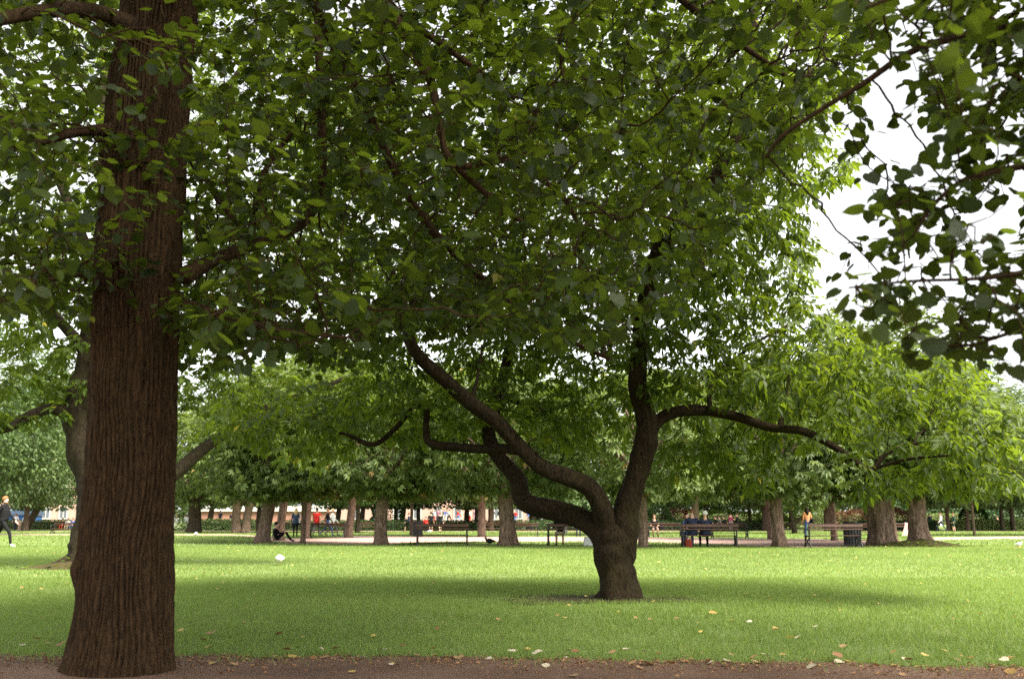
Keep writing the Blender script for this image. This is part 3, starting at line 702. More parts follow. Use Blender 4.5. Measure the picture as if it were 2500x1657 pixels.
# ================================================================== clipped chestnut rows beyond the path
PALM = []
for a, l in ((0, 1.0), (.75, .85), (-.75, .85), (1.5, .6), (-1.5, .6)):
    c, s = math.cos(a), math.sin(a); v = DIAMOND[0]*np.array([.62, l, 1.0])
    PALM.append(np.column_stack([v[:, 0]*c+v[:, 1]*s, v[:, 1]*c-v[:, 0]*s, v[:, 2]-.15*l*v[:, 1]]))
PALM = (np.concatenate(PALM), np.concatenate([DIAMOND[1]+4*i for i in range(5)]))
def crown_cloud(name, rx, ry, z0, z1, clumps, leaves, size, tmpl, mat, seed, power=3.0, flat_under=True, spread=.42):
    r = np.random.default_rng(seed); c = np.array([0, 0, (z0+z1)/2]); R = np.array([rx, ry, (z1-z0)/2])
    q = norm(r.normal(0, 1, (clumps, 3))); k = (np.abs(q)**power).sum(1)**(-1/power); q = q*k[:, None]
    q *= (.62+.38*r.random((clumps, 1))**.5); cen = c+q*R
    which = r.integers(0, clumps, leaves); spr = spread*(.6+.8*r.random(clumps))
    p = cen[which]+r.normal(0, 1, (leaves, 3))*spr[which][:, None]*np.array([1, 1, .6])
    if flat_under:
        low = p[:, 2] < z0; p[low, 2] = z0+np.abs(p[low, 2]-z0)*.25-.12*r.random(low.sum())
    outw = norm((p-c)/R); a = r.random(leaves)*2*np.pi
    ly = norm(outw*.8+np.stack([np.cos(a), np.sin(a), -.5*np.ones(leaves)], 1)*.7)
    up = norm(outw*.55+np.array([0, 0, .9])+r.normal(0, .35, (leaves, 3)))
    s = size*(.6+.8*r.random(leaves)); V, Fc, kk = place(tmpl, p, ly, up, s)
    ct = r.random(clumps)*.5; tone = np.clip(ct[which]+.45*r.random(leaves), 0, .95); tone[r.random(leaves) < .006] = .99
    return mesh_np(name, V, Fc, mat, False, np.repeat(tone, kk))
def inner_branches(rx, z0, z1, seed):
    r = random.Random(seed); mb = MB()
    for i in range(9):
        a = i*2.4+r.random(); e = Vector((math.cos(a)*rx*.7, math.sin(a)*rx*.7, z0+(z1-z0)*(.3+.55*r.random())))
        s = Vector((0, 0, z0-.25+.4*r.random())); m = (s+e)/2+Vector((r.uniform(-.3, .3), r.uniform(-.3, .3), .35))
        mb.tube(spline([tuple(s), tuple(m), tuple(e)], 4)[:, :3], [.11, .1, .09, .08, .07, .06, .045, .03, .015], 6)
    return mb
FRONT = [crown_cloud('crown', 3.1, 3.0, 2.05, 6.7, 130, 5000, .235, PALM, M['leaf_chestnut'], 300+i) for i in range(3)]
BACK = [crown_cloud('crown', 4.2, 4.0, 2.5, 10.5, 190, 8200, .33, DIAMOND, M['leaf_chestnut'], 320+i, 2.6, True, .55) for i in range(5)]
FARC = [crown_cloud('crown', 5.0, 5.0, 2.6, 16.0, 210, 14000, .33, DIAMOND, M['leaf_far'], 340+i, 2.2, True, .8) for i in range(4)]
INNER = [inner_branches(2.9, 2.2, 6.2, i) for i in range(3)]; INNER_B = [inner_branches(3.6, 2.6, 8.5, 10+i) for i in range(3)]

def trunk_geo(h, w, lean, flare, seed, n=14, graft=None, twin=False, burl=None):
    mb = MB(); rr = random.Random(seed)
    stems = [(0, 1.0, lean)] if not twin else [(-.27*w, .58, lean-.12*w), (.28*w, .55, lean+.25*w)]
    for off, k, le in stems:
        pts = []; rad = []
        for i in range(15):
            t = i/14; z = -.04+h*t
            x = off+le*t+.03*w*math.sin(t*6+seed); y = .03*w*math.cos(t*5+seed*2)
            q = w*.5*k*(1-.12*t); q *= 1+flare*math.exp(-max(z, 0)/(.32*w+.05))
            if graft and abs(z-graft) < .16: q *= 1+.12*math.cos((z-graft)/.16*1.57)
            if t > .8: q *= 1+.35*(t-.8)/.2
            pts.append((x, y, z)); rad.append(q)
        def bump(i, a, p, s=seed):
            v = 1+.09*math.sin(3*a+s+p.z*.7)+.06*math.sin(5*a-p.z*1.3+s*2)+.05*math.sin(9*a+s*3+p.z*2)
            low = math.exp(-max(p.z, 0)/(.3*w)); v += low*flare*.35*math.sin(4*a+s)
            if burl: v += .07*math.sin(8*a+p.z*.9)+.05*math.sin(13*a-p.z*1.7)
            if burl: v += burl[1]*math.exp(-((p.z-burl[0])/.25)**2-(math.atan2(math.sin(a-burl[2]), math.cos(a-burl[2]))/.7)**2)
            return v
        v, f = tube_geo(pts, rad, n, True, bump); mb.add(v, f)
    return mb
UP1 = ' beside the gravel path'
ROW = 'clipped chestnut trees along the gravel path'
FAR = 'tall trees of the far canopy'
# u base, v base, width px, u offset of the trunk's top, kind, label, options
TREES = [
 (470, 1299.6, 31, 4, 'B', 'tall thick dark-trunked chestnut just past the linden trunk on far grass', {}),
 (509, 1294, 13, 8, 'F', 'thin far tree beside the thick dark-trunked chestnut, salmon wall behind', {}),
 (588, 1301, 38, 2, 'B', 'chestnut with a deeply split double trunk on far grass', dict(twin=True)),
 (642, 1325, 31, 16, 'A', 'chestnut leaning right with a person sitting against its root', dict(flare=.6)),
 (680, 1319, 21, 14, 'B', 'chestnut leaning right, directly behind the sitting person', {}),
 (738, 1326, 12.7, 2, 'A', 'very slender straight chestnut trunk at the near edge of gravel', dict(flare=.25)),
 (746, 1314, 15, 9, 'B', 'leaning chestnut right behind the very slender trunk', {}),
 (824, 1294, 13, 3, 'F', 'dark far trunk behind the couple walking', {}),
 (851, 1312, 20, 10, 'B', 'grey chestnut leaning right at the far gravel edge beside an empty bench', {}),
 (872, 1300, 11, 1, 'F', 'thin trunk tucked behind the grey leaning chestnut', {}),
 (882, 1294, 12, 4, 'F', 'dark far trunk behind the thin tucked one, hedge at its foot', {}),
 (929, 1330, 29, 4, 'A', 'straight two-toned chestnut on the lawn edge left of an empty bench', dict(flare=.45)),
 (980, 1293.5, 12.5, 6, 'F', 'dark far trunk leaning slightly beside the bare-legged runner', {}),
 (1004, 1307, 8, 0, 'B', 'slim pale trunk beside a grey litter bin', dict(flare=.3)),
 (1021, 1294, 10, 0, 'F', 'dark far trunk rising behind the grey litter bin', {}),
 (1138, 1294, 12, 2, 'F', 'dark far trunk rising behind the end of the empty bench', {}),
 (1163, 1294.5, 9, 0, 'F', 'dark far trunk touching the brown chestnut at the gravel edge', {}),
 (1177, 1310, 19, -2, 'B', 'brown chestnut standing at the far edge of gravel', {}),
 (1198, 1295.5, 15, 0, 'F', 'greenish far trunk between the brown chestnut and the stout one', {}),
 (1238, 1332, 37, -6, 'A', 'stout chestnut with a graft ridge at its base beside a dark crow', dict(graft=.45, flare=.5)),
 (1300, 1294, 16, 0, 'F', 'thicker far trunk behind the bench with a black bag', {}),
 (1314, 1293.5, 9, 0, 'F', 'thin far trunk paired with the thicker one above the low limb', {}),
 (1572, 1336, 23, -3, 'A', 'pale grey chestnut with a dark graft band just behind the box elder', dict(graft=.9, flare=.2)),
 (1556, 1305, 9, 0, 'B', 'dark stem peeking out beside the pale grey chestnut', {}),
 (1700, 1302, 16, 0, 'B', 'chestnut trunk rising behind the two people seated on the bench', {}),
 (1724, 1294, 11, 0, 'F', 'dark far trunk above the white-haired person', {}),
 (1833, 1293.5, 8, -2, 'F', 'thin leaning far trunk right of the standing reader', {}),
 (1869, 1295.5, 15, 0, 'F', 'broad dark far trunk left of the light smooth chestnut', {}),
 (1881, 1316, 13, -4, 'B', 'narrow chestnut hidden behind the light smooth trunk', {}),
 (1902, 1334, 29, -5, 'A', 'light smooth chestnut with flared root between two benches', dict(flare=.5)),
 (2020, 1296, 13.5, 0, 'F', 'dark far trunk paired with the straight chestnut in gravel', {}),
 (2038, 1319, 16, -4, 'B', 'straight chestnut standing in the gravel behind the empty bench', dict(flare=.2)),
 (2154, 1332, 56, -12, 'A', 'massive gnarled chestnut with a large burl on its trunk', dict(burl=(1.35, .33, 3.3), flare=.35)),
 (2183, 1325, 17, -6, 'B', 'chestnut trunk just behind the massive gnarled one', {}),
 (2246, 1332, 44, -6, 'A', 'broad chestnut rising from a rooty weedy mound', dict(flare=.75)),
 (2316, 1296, 9, -1, 'F', 'dark far trunk between the two walkers', {}),
 (2364, 1296, 9.5, 0, 'F', 'dark far trunk next to the thin pale young tree', {}),
 (2379, 1307, 6, 0, 'B', 'thin pale young tree on grass by the right-hand gravel walk', dict(flare=.15)),
 (2448, 1295, 9, 0, 'F', 'dark straight far trunk standing before the pale hedge', {}),
 (2476, 1295, 10, -6, 'F', 'far trunk leaning left before the pale hedge', {}),
]
def add_tree(i, u, v, wpx, dtop, kind, label, o, nm='chestnut_tree', base=None, crown=None, scale=None, bark=None):
    g = base or G(u, v); d = g.y; k = d*cp/F
    w_ = max(wpx*k, .16); h = 2.75 if kind == 'A' else 3.3
    mb = trunk_geo(h, w_, dtop*k, o.get('flare', .35), i*1.37, 30 if kind == 'A' else 12, o.get('graft'), o.get('twin'), o.get('burl'))
    ib = (INNER if kind == 'A' else INNER_B)[i % 3]; dx = dtop*k
    mb.add([(p[0]+dx, p[1], p[2]) for p in ib.v], ib.f)
    t = thing(nm, label or 'tall full green tree of the far canopy behind the rows of trunks', 'tree', (g.x, g.y, ground_z(g.y)), 0, ({'A': ROW, 'B': 'chestnut trees beyond the gravel path', 'F': 'trees of the far canopy'}[kind] if label else FAR))
    mb.build('trunk', bark or (M['bark_dark'] if kind == 'F' or i == 0 else M['bark_chestnut']), t, True)
    src = crown or {'A': FRONT, 'B': BACK, 'F': FARC}[kind][i % {'A': 3, 'B': 5, 'F': 4}[kind]]
    c = link('crown', src, t, (dx, 0, 0)); c.rotation_euler = (0, 0, i*1.9)
    rs = random.Random(i); s = scale or (.95+.2*rs.random())
    if kind == 'B' and not scale: s = min(1.0, .55+d/180)
    c.scale = (s, s, (1 if kind == 'A' else .85+.3*rs.random())*(.92+.1*rs.random())); c['kind'] = 'stuff'
    if kind != 'A': c.location.z = 2.2*(1-c.scale[2])+.0
    return t
for i, (u, v, wpx, dt, kind, label, o) in enumerate(TREES): add_tree(i, u, v, wpx, dt, kind, label, o)
# V-forked little tree and the leaning park tree on the left, plus crowns seen at the picture's edges
def forked_small():
    g = G(1940, 1302); t = thing('young_tree', 'small V-forked tree beside a bench across the gravel', 'tree', (g.x, g.y, 0))
    mb = MB(); mb.tube([(0, 0, -.03), (.0, 0, .5), (-.05, 0, 1.0)], [.24, .2, .16], 10)
    mb.tube(spline([(-.02, 0, .8), (-.2, .1, 1.8), (-.25, .1, 3.2)], 4)[:, :3], [.16, .15, .14, .13, .12, .11, .1, .09, .08], 8)
    mb.tube(spline([(.02, 0, .8), (.9, -.1, 1.5), (1.9, -.1, 2.5), (2.4, 0, 3.3)], 4)[:, :3], [.16, .15, .15, .14, .14, .13, .12, .11, .1, .1, .09, .08, .07], 8)
    mb.build('trunk', M['bark_dark'], t, True); c = link('crown', BACK[2], t, (.6, 0, .1)); c.scale = (.85, .85, .8); c['kind'] = 'stuff'
forked_small()
def leaning_left():
    g = Vector(((105-1250)/F*112, 110, 0)); t = thing('park_tree', 'leaning dark-trunked park tree beside a blue stall and pink facade', 'tree', tuple(g))
    mb = MB(); mb.tube(spline([(-.1, 0, -.1, .5), (.35, 0, .9, .4), (1.0, 0, 2.2, .36), (1.7, 0, 3.6, .3)], 4)[:, :3], [.55, .46, .42, .4, .4, .39, .38, .37, .37, .36, .35, .33, .3], 10)
    mb.build('trunk', M['bark_dark'], t, True); c = link('crown', FARC[1], t, (1.4, 0, -.2)); c.scale = (1.1, 1, 1); c['kind'] = 'stuff'
leaning_left()
EXTRA = [((-38, 72), 'F', 'dense dark green park tree near the striding man', 1.0), ((-62, 128), 'F', None, 1.1), ((-30, 125), 'F', None, 1.0), ((48, 118), 'F', None, .95), ((58, 96), 'F', None, .9), ((40, 70), 'B', 'round pale chestnut crown at the right-hand end of the walk', 1.3),
         ((-14, 122), 'F', None, .9), ((4, 122), 'F', None, .9), ((18, 120), 'F', None, .9), ((32, 116), 'F', None, .95), ((-48, 100), 'F', None, 1.0), ((-24, 96), 'F', None, .9)]
for j, ((x, y), kind, label, s) in enumerate(EXTRA):
    add_tree(60+j, 0, 0, .5*F/(y*cp), 0, kind, label, {}, 'park_tree', Vector((x, y, 0)), None, s)

# far wood closing the view
def far_wood():
    r = np.random.default_rng(77); n = 42000
    x = r.uniform(-190, 190, n); top = 6.5+7*vnoise(x/14, x*0, 7)+3*vnoise(x/5, x*0, 9)
    hz = r.random(n)**.8; y = 215+r.uniform(-6, 10, n)-6*np.sin(hz*3.1); z = .8+.9+hz*top
    p = np.stack([x, y, z], 1); a = r.random(n)*2*np.pi
    ly = np.stack([np.cos(a), np.sin(a), -.5+0*a], 1); up = np.stack([r.normal(0, .4, n), -.6+r.normal(0, .3, n), .8+r.normal(0, .3, n)], 1)
    V, Fc, k = place(DIAMOND, p, ly, up, 1.5*(.6+.8*r.random(n)))
    tone = np.clip(vnoise(x/6, z/3, 12)*.7+.25*r.random(n), 0, .95)
    setp(link('distant_wood', mesh_np('distant_wood', V, Fc, M['leaf_far'], False, np.repeat(tone, k))), 'distant wood of green trees closing off the far end of the park', 'wood', kind='stuff')
far_wood()

# ================================================================== hedges and shrubs
def leaf_shell(pts, nrm, size, mat, seed, name='foliage'):
    r = np.random.default_rng(seed); n = len(pts); t = r.normal(0, 1, (n, 3)); ly = norm(np.cross(nrm, t)+nrm*.3)
    V, Fc, k = place(DIAMOND, pts+nrm*r.normal(0, size*.25, (n, 1)), ly, nrm+r.normal(0, .5, (n, 3)), size*(.6+.8*r.random(n)))
    return mesh_np(name, V, Fc, mat, False, np.repeat(r.random(n)*.92, k))
def hedge(x0, x1, y, h, dep, label, mat, seed, n=7000, size=.2, name='hedge', group=None):
    z = ground_z(y); t = thing(name, label, 'hedge', ((x0+x1)/2, y, z), 0, group); r = np.random.default_rng(seed); L = (x1-x0)/2
    MB().box((0, dep/2, h*.47), (2*L-.15, dep-.2, h*.94)).build('core', M['bark_dark'], t)
    f = r.random(n); p = np.zeros((n, 3)); nn = np.zeros((n, 3))
    p[:, 0] = r.uniform(-L, L, n)
    front = f < .55; p[front, 2] = r.random(front.sum())*h; nn[front] = (0, -1, .2)
    top = ~front & (f < .9); p[top, 2] = h; p[top, 1] = r.random(top.sum())*dep; nn[top] = (0, 0, 1)
    end = f >= .9; p[end, 0] = np.where(r.random(end.sum()) < .5, -L, L); p[end, 1] = r.random(end.sum())*dep; p[end, 2] = r.random(end.sum())*h; nn[end] = np.stack([np.sign(p[end, 0]), 0*p[end, 0], .2+0*p[end, 0]], 1)
    o = link('foliage', leaf_shell(p, norm(nn), size, mat, seed), t); o['kind'] = 'stuff'
def shrub(x, y, rx, h, label, mat, seed, n=1500, size=.3, group=None):
    z = ground_z(y); t = thing('shrub', label, 'shrub', (x, y, z), 0, group); r = np.random.default_rng(seed)
    q = norm(r.normal(0, 1, (n, 3))); lump = 1+.14*np.sin(q[:, 0]*5+seed)+.12*np.sin(q[:, 2]*6+seed*2)
    p = q*np.array([rx, rx*.8, h*.55])*lump[:, None]+np.array([0, 0, h*.5]); p[:, 2] = np.maximum(p[:, 2], .05)
    mb = MB()
    for k in range(5): mb.tube([(.1*k-.2, 0, -.05), (.25*k-.5, .1, h*.6)], [.05, .02], 5)
    mb.build('stem', M['bark_dark'], t); o = link('foliage', leaf_shell(p, q, size, mat, seed), t); o['kind'] = 'stuff'
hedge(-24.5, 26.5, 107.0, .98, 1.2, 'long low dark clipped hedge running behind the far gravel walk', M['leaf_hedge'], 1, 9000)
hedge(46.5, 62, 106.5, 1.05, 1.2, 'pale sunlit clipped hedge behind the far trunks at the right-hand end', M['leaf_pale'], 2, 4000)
hedge(37.0, 45.2, 107.5, .95, 1.2, 'short dark hedge piece behind the broad weedy chestnut', M['leaf_hedge'], 3, 2500)
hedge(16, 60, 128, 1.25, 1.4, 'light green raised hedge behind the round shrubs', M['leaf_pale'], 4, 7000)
hedge(52, 80, 150, 2.6, 2, 'tall dark green hedge wall at the far right of park', M['leaf_hedge'], 5, 5000, .4)
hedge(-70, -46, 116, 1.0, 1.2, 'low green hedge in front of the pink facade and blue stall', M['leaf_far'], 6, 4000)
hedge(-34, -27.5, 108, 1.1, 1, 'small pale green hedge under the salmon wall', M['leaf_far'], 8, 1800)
SH = [(16.2, 112, 1.5, 2.3, 'round clipped green shrub beside the seated man in black', M['leaf_far'], 'g'), (14.2, 116, 1.3, 1.9, 'pale green shrub left of the round clipped green one', M['leaf_pale'], None), (24.5, 116, 3.0, 2.1, 'wide pale green shrub behind the seated group', M['leaf_pale'], None),
      (30.2, 118, 1.8, 1.6, 'low pale shrub near the narrow dark trunk', M['leaf_pale'], None), (35.2, 117, 2.6, 2.1, 'bushy light green shrub behind the black-haired woman', M['leaf_pale'], None), (38.6, 115, 1.8, 2.0, 'reddish brown flowering bush between two far trunks', M['leaf_red'], None), (20.0, 122, 1.6, 2.0, 'rusty red shrub right of the round clipped one', M['leaf_red'], None),
      (41.5, 115, 1.7, 2.0, 'yellowish bush left of the massive chestnut', M['leaf_pale'], None), (44.8, 117, 1.1, 2.1, 'reddish bush framed between the two broad chestnuts', M['leaf_red'], None), (50.1, 110, 1.1, 2.7, 'upright dark green bush behind the woman in white top', M['leaf_hedge'], None), (-13.6, 111, 1.7, 2.6, 'loose green bush behind the man in red', M['leaf_far'], None), (-35.5, 104, 1.9, 3.3, 'bushy green shrub just right of the thick dark trunk', M['leaf_far'], None), (5, 119, 1.5, 2.2, 'pale feathery shrub seen under the low limb', M['leaf_pale'], None)]
for k, (x, y, rx, h, lab, mt, _) in enumerate(SH): shrub(x, y, rx, h, lab, mt, 20+k)

# ================================================================== buildings far behind
M['pink'] = flat('pink_render', (.4, .26, .215), .9, .1, .08, .4); M['salmon'] = flat('salmon_wall', (.33, .17, .13), .9, .1, .1, .5); M['white'] = flat('white_paint', (.5, .48, .46), .7, .2, .05)
M['pane'] = flat('window_pane', (.12, .13, .15), .2, .5, .2); M['roof_t'] = flat('roof_tile', (.3, .13, .09), .85, .1, .2, 2)
def facade(x0, x1, y, h, label, wall, roofmat, cols, rows, name, flatroof=False):
    z = ground_z(y); t = thing(name, label, 'building', ((x0+x1)/2, y, z)); L = x1-x0
    MB().box((0, 4, h/2), (L, 8, h)).build('wall', wall, t)
    if flatroof: MB().box((0, 3.9, h+.4), (L+.6, 8.6, .8)).build('roof', roofmat, t)
    else:
        MB().add([(-L/2-.4, -.4, h+.003), (L/2+.4, -.4, h+.003), (L/2+.4, 8.4, h+.003), (-L/2-.4, 8.4, h+.003), (-L/2+2, 4, h+2.6), (L/2-2, 4, h+2.6)], [(0, 1, 5, 4), (1, 2, 5), (2, 3, 4, 5), (3, 0, 4), (3, 2, 1, 0)]).build('roof', roofmat, t)
    me = None
    for rI in range(rows):
        for c in range(cols):
            x = -L/2+L*(c+.5)/cols; zz = 1.6+rI*3.4
            if me is None:
                f = MB()
                for (a, b, w_, hh) in ((0, 1.0, 1.5, .15), (0, -1.0, 1.6, .15), (-.68, 0, .15, 1.9), (.68, 0, .15, 1.9), (0, 0, .08, 1.9)): f.box((a, -.06, b), (w_, .14, hh))
                wo_ = f.build('window', M['white'], t); me = wo_.data; po = MB().box((0, -.02, 0), (1.24, .06, 1.86)).build('pane', M['pane'], wo_); pm = po.data
            else: wo_ = link('window', me, t); po = link('pane', pm, wo_)
            wo_.location = (x, 0, zz)
facade(-98, -70.5, 176, 8.5, 'long pink facade with white-framed windows glimpsed left of the linden', M['pink'], M['roof_t'], 9, 2, 'pink_building')
facade(-47, -27, 150, 1.6, 'low salmon-walled pavilion with a white roof band behind the chestnuts', M['salmon'], M['white'], 1, 0, 'pavilion', True)
facade(-34, 3, 185, 7, 'pink building behind the crowd of distant visitors', M['pink'], M['roof_t'], 10, 2, 'pink_hall')
t = thing('market_stall', 'blue stall with a dark roof near far-left visitors', 'stall', (-58.2, 120, ground_z(120)))
M['blue'] = flat('blue_panel', (.05, .16, .5), .6); M['dark_roof'] = flat('dark_roof', (.03, .05, .08), .7)
MB().box((0, .9, .75), (3.2, 1.8, 1.5), None, .03).build('counter', M['blue'], t)
MB().add([(-1.9, -.3, 1.52), (1.9, -.3, 1.52), (1.9, 2.1, 1.52), (-1.9, 2.1, 1.52), (-1.5, .9, 2.3), (1.5, .9, 2.3)], [(0, 1, 5, 4), (1, 2, 5), (2, 3, 4, 5), (3, 0, 4), (3, 2, 1, 0)]).build('roof', M['dark_roof'], t)
for sx in (-1.7, 1.7): MB().box((sx, -.2, .75), (.08, .08, 1.5)).build('post', M['dark_roof'], t)

# ================================================================== benches, bins
def bench_proto():
    L = 2.06; parts = []
    def add(name, mb, mat, sub=None): parts.append((name, mb, mat, sub))
    tilt = Matrix.Rotation(math.radians(-10), 3, 'X')
    for z, y in ((.79, -.31), (.665, -.285)): add('back_rail', MB().box((0, y, z), (L+.02, .035, .11 if z > .7 else .05), tilt, .008), M['wood'])
    for k in range(4): add('seat_slat', MB().box((0, -.19+.115*k, .43-.004*k), (L, .095, .03), None, .006), M['wood'])
    for s in (-1, 1):
        x = s*(L/2-.06); fr = MB()
        fr.tube(spline([(x, -.36, 0), (x, -.25, .22), (x, -.235, .42), (x, -.30, .86)], 5)[:, :3], .027, 6)
        fr.tube(spline([(x, .26, 0), (x, .17, .22), (x, .18, .42)], 5)[:, :3], .027, 6)
        fr.tube(spline([(x, -.24, .40), (x, -.02, .22), (x, .22, .03)], 5)[:, :3], .022, 6)
        fr.tube(spline([(x, .18, .40), (x, -.02, .22), (x, -.3, .03)], 5)[:, :3], .022, 6)
        fr.tube([(x, -.25, .405), (x, .2, .39)], .018, 6)
        add('end_frame', fr, M['iron'])
        arm = MB(); arm.tube(spline([(x, -.28, .66), (x, -.05, .64), (x, .2, .66), (x, .25, .6), (x, .19, .56), (x, .18, .42)], 5)[:, :3], .02, 6)
        add('armrest', arm, M['iron'])
    add('tie_rod', MB().tube([(-L/2+.06, -.02, .1), (L/2-.06, -.02, .1)], .011, 6), M['iron'])
    return [(n, mb.build(n, m, None, n in ('end_frame', 'armrest', 'tie_rod')), s) for n, mb, m, s in parts]
_bp = bench_proto(); BENCH = [(n, o.data) for n, o, s in _bp]
for n, o, s in _bp: bpy.data.objects.remove(o)
def bench(p, rz, label, group='wooden park benches with iron frames'):
    t = thing('park_bench', label, 'bench', tuple(p), rz, group)
    for n, me in BENCH: link(n, me, t)
    return t
def bench_px(u0, u1, v, rz, label):
    a = G((u0+u1)/2, v); return bench(a, rz, label)
bench_px(1015, 1144, 1332, 0.0, 'empty bench on the lawn edge with a grey bin behind its end')
bench_px(1336, 1462, 1332, 0.05, 'bench partly behind the box elder with a person in beige trousers on it')
bench_px(1666, 1797, 1336, -.03, 'bench carrying the two people in dark coats, seen from behind')
bench_px(1972, 2096, 1336, .1, 'empty bench with a dark bin behind it left of the massive chestnut')
bench_px(764, 833, 1313, math.pi, 'bench across the gravel in front of the man in red')
bench_px(680, 732, 1311, math.pi-.1, 'bench across the gravel next to the blond woman')
bench_px(1246, 1305, 1309, math.pi, 'bench across the gravel with a black bag on its seat')
bench_px(1588, 1658, 1311, math.pi, 'bench across the gravel where the man in black sits')
bench_px(1746, 1818, 1315, math.pi+.05, 'bench across the gravel beyond the two coated people')
bench_px(1910, 1964, 1301, math.pi, 'dark bench behind the small V-forked tree')
bench_px(2104, 2172, 1318, math.pi, 'bench mostly hidden behind the massive gnarled chestnut')
bench_px(2186, 2240, 1316, math.pi, 'bench between the two broad chestnuts with a pale towel on it')
bench_px(126, 184, 1303, math.pi-.15, 'thin dark bench on far grass left of the linden trunk')
bench_px(880, 925, 1296, math.pi, 'low far bench in front of the dark hedge')
bench_px(1180, 1215, 1303, math.pi, 'far bench partly hidden behind the brown chestnut')
def litter_bin(p, h, r_, label):
    t = thing('litter_bin', label, 'bin', tuple(p), 0, 'slatted litter bins')
    MB().tube([(0, 0, .04), (0, 0, h-.03)], r_*.9, 20).build('liner', M['bin'], t, True)
    for k in range(18):
        a = 2*math.pi*k/18; MB().box((math.cos(a)*r_, math.sin(a)*r_, h/2), (.03, r_*.24, h-.06), Matrix.Rotation(a, 3, 'Z'), .004).build('slat', M['bin'], t)
    for z in (.03, h-.02): MB().tube([(0, 0, z-.025), (0, 0, z+.025)], r_*1.05, 20).build('rim', M['iron'], t, True)
litter_bin(G(1020, 1309), .98, .3, 'grey round slatted bin behind the end of the empty bench on lawn')
litter_bin(G(2082, 1333), .92, .31, 'dark slatted bin close to the massive gnarled chestnut')

# ================================================================== people
SKIN = flat('skin', (.55, .33, .24), .6, .3, .06); SHOE_W = flat('shoe_white', (.7, .7, .68), .6); SHOE_D = flat('shoe_dark', (.03, .027, .025), .6)
_mats = {}
def cloth(c):
    if c not in _mats: _mats[c] = flat('cloth_%d' % len(_mats), c, .85, .15, .14, 12)
    return _mats[c]
BLK = (.009, .009, .01); NAVY = (.02, .026, .05); WHITE = (.72, .72, .72); RED = (.6, .03, .025); JEANS = (.06, .1, .22); BEIGE = (.48, .38, .28); GREY = (.12, .11, .12); DENIM = (.05, .085, .15); PINKISH = (.6, .4, .36); BLUE = (.07, .13, .4); GREEN = (.03, .06, .04); ORANGE = (.6, .28, .12); BROWN = (.14, .07, .04); SANDY = (.24, .11, .045); BLOND = (.62, .47, .25); GREYHAIR = (.6, .58, .55); DARKHAIR = (.02, .014, .01)
def skeleton(pose, s):
    J = {}
    if pose in ('stand', 'walk', 'hold'):
        st = .30 if pose == 'walk' else .03
        J.update(pel=(0, 0, .96), belly=(0, .01, 1.1), chest=(0, .01, 1.3), neck=(0, 0, 1.47), jaw=(0, .025, 1.55), head=(0, .02, 1.635), top=(0, .005, 1.7), nose=(0, .125, 1.605))
        for k, sg in (('l', -1), ('r', 1)):
            f = st*sg
            J['hip'+k] = (.095*sg, 0, .91); J['kne'+k] = (.1*sg, f*.75+(.05 if sg < 0 or pose != 'walk' else .08), .5); J['ank'+k] = (.1*sg, f*1.25-(.12 if (sg < 0 and pose == 'walk') else 0), .09+(.05 if (sg < 0 and pose == 'walk') else 0)); J['toe'+k] = (.12*sg, J['ank'+k][1]+.17, .035)
            J['sho'+k] = (.185*sg, 0, 1.41); sw = -f*.7
            if pose == 'hold': J['elb'+k] = (.25*sg, .02, 1.13); J['wri'+k] = (.14*sg, .24, 1.16)
            else: J['elb'+k] = (.24*sg, sw*.5-.02, 1.13); J['wri'+k] = (.25*sg, sw+.08, .9)
    elif pose == 'sit':
        J.update(pel=(0, -.02, .53), belly=(0, 0, .67), chest=(0, .01, .87), neck=(0, .03, 1.05), jaw=(0, .06, 1.13), head=(0, .055, 1.215), top=(0, .04, 1.285), nose=(0, .165, 1.185))
        for k, sg in (('l', -1), ('r', 1)):
            J['hip'+k] = (.1*sg, .02, .52); J['kne'+k] = (.13*sg, .45, .53); J['ank'+k] = (.13*sg, .42, .1); J['toe'+k] = (.15*sg, .6, .035)
            J['sho'+k] = (.19*sg, .01, .99); J['elb'+k] = (.25*sg, .06, .72); J['wri'+k] = (.13*sg, .27, .64)
    else:   # on the ground, knees up
        J.update(pel=(0, -.02, .14), belly=(0, -.05, .28), chest=(0, -.06, .48), neck=(0, -.03, .66), jaw=(0, .0, .74), head=(0, 0, .825), top=(0, -.015, .895), nose=(0, .11, .795))
        for k, sg in (('l', -1), ('r', 1)):
            J['hip'+k] = (.1*sg, .03, .14); J['kne'+k] = (.13*sg, .42, .48); J['ank'+k] = (.13*sg, .68, .1); J['toe'+k] = (.14*sg, .85, .04)
            J['sho'+k] = (.19*sg, -.05, .6); J['elb'+k] = (.27*sg, .12, .4); J['wri'+k] = (.15*sg, .33, .42)
    return {k: Vector(v)*s for k, v in J.items()}
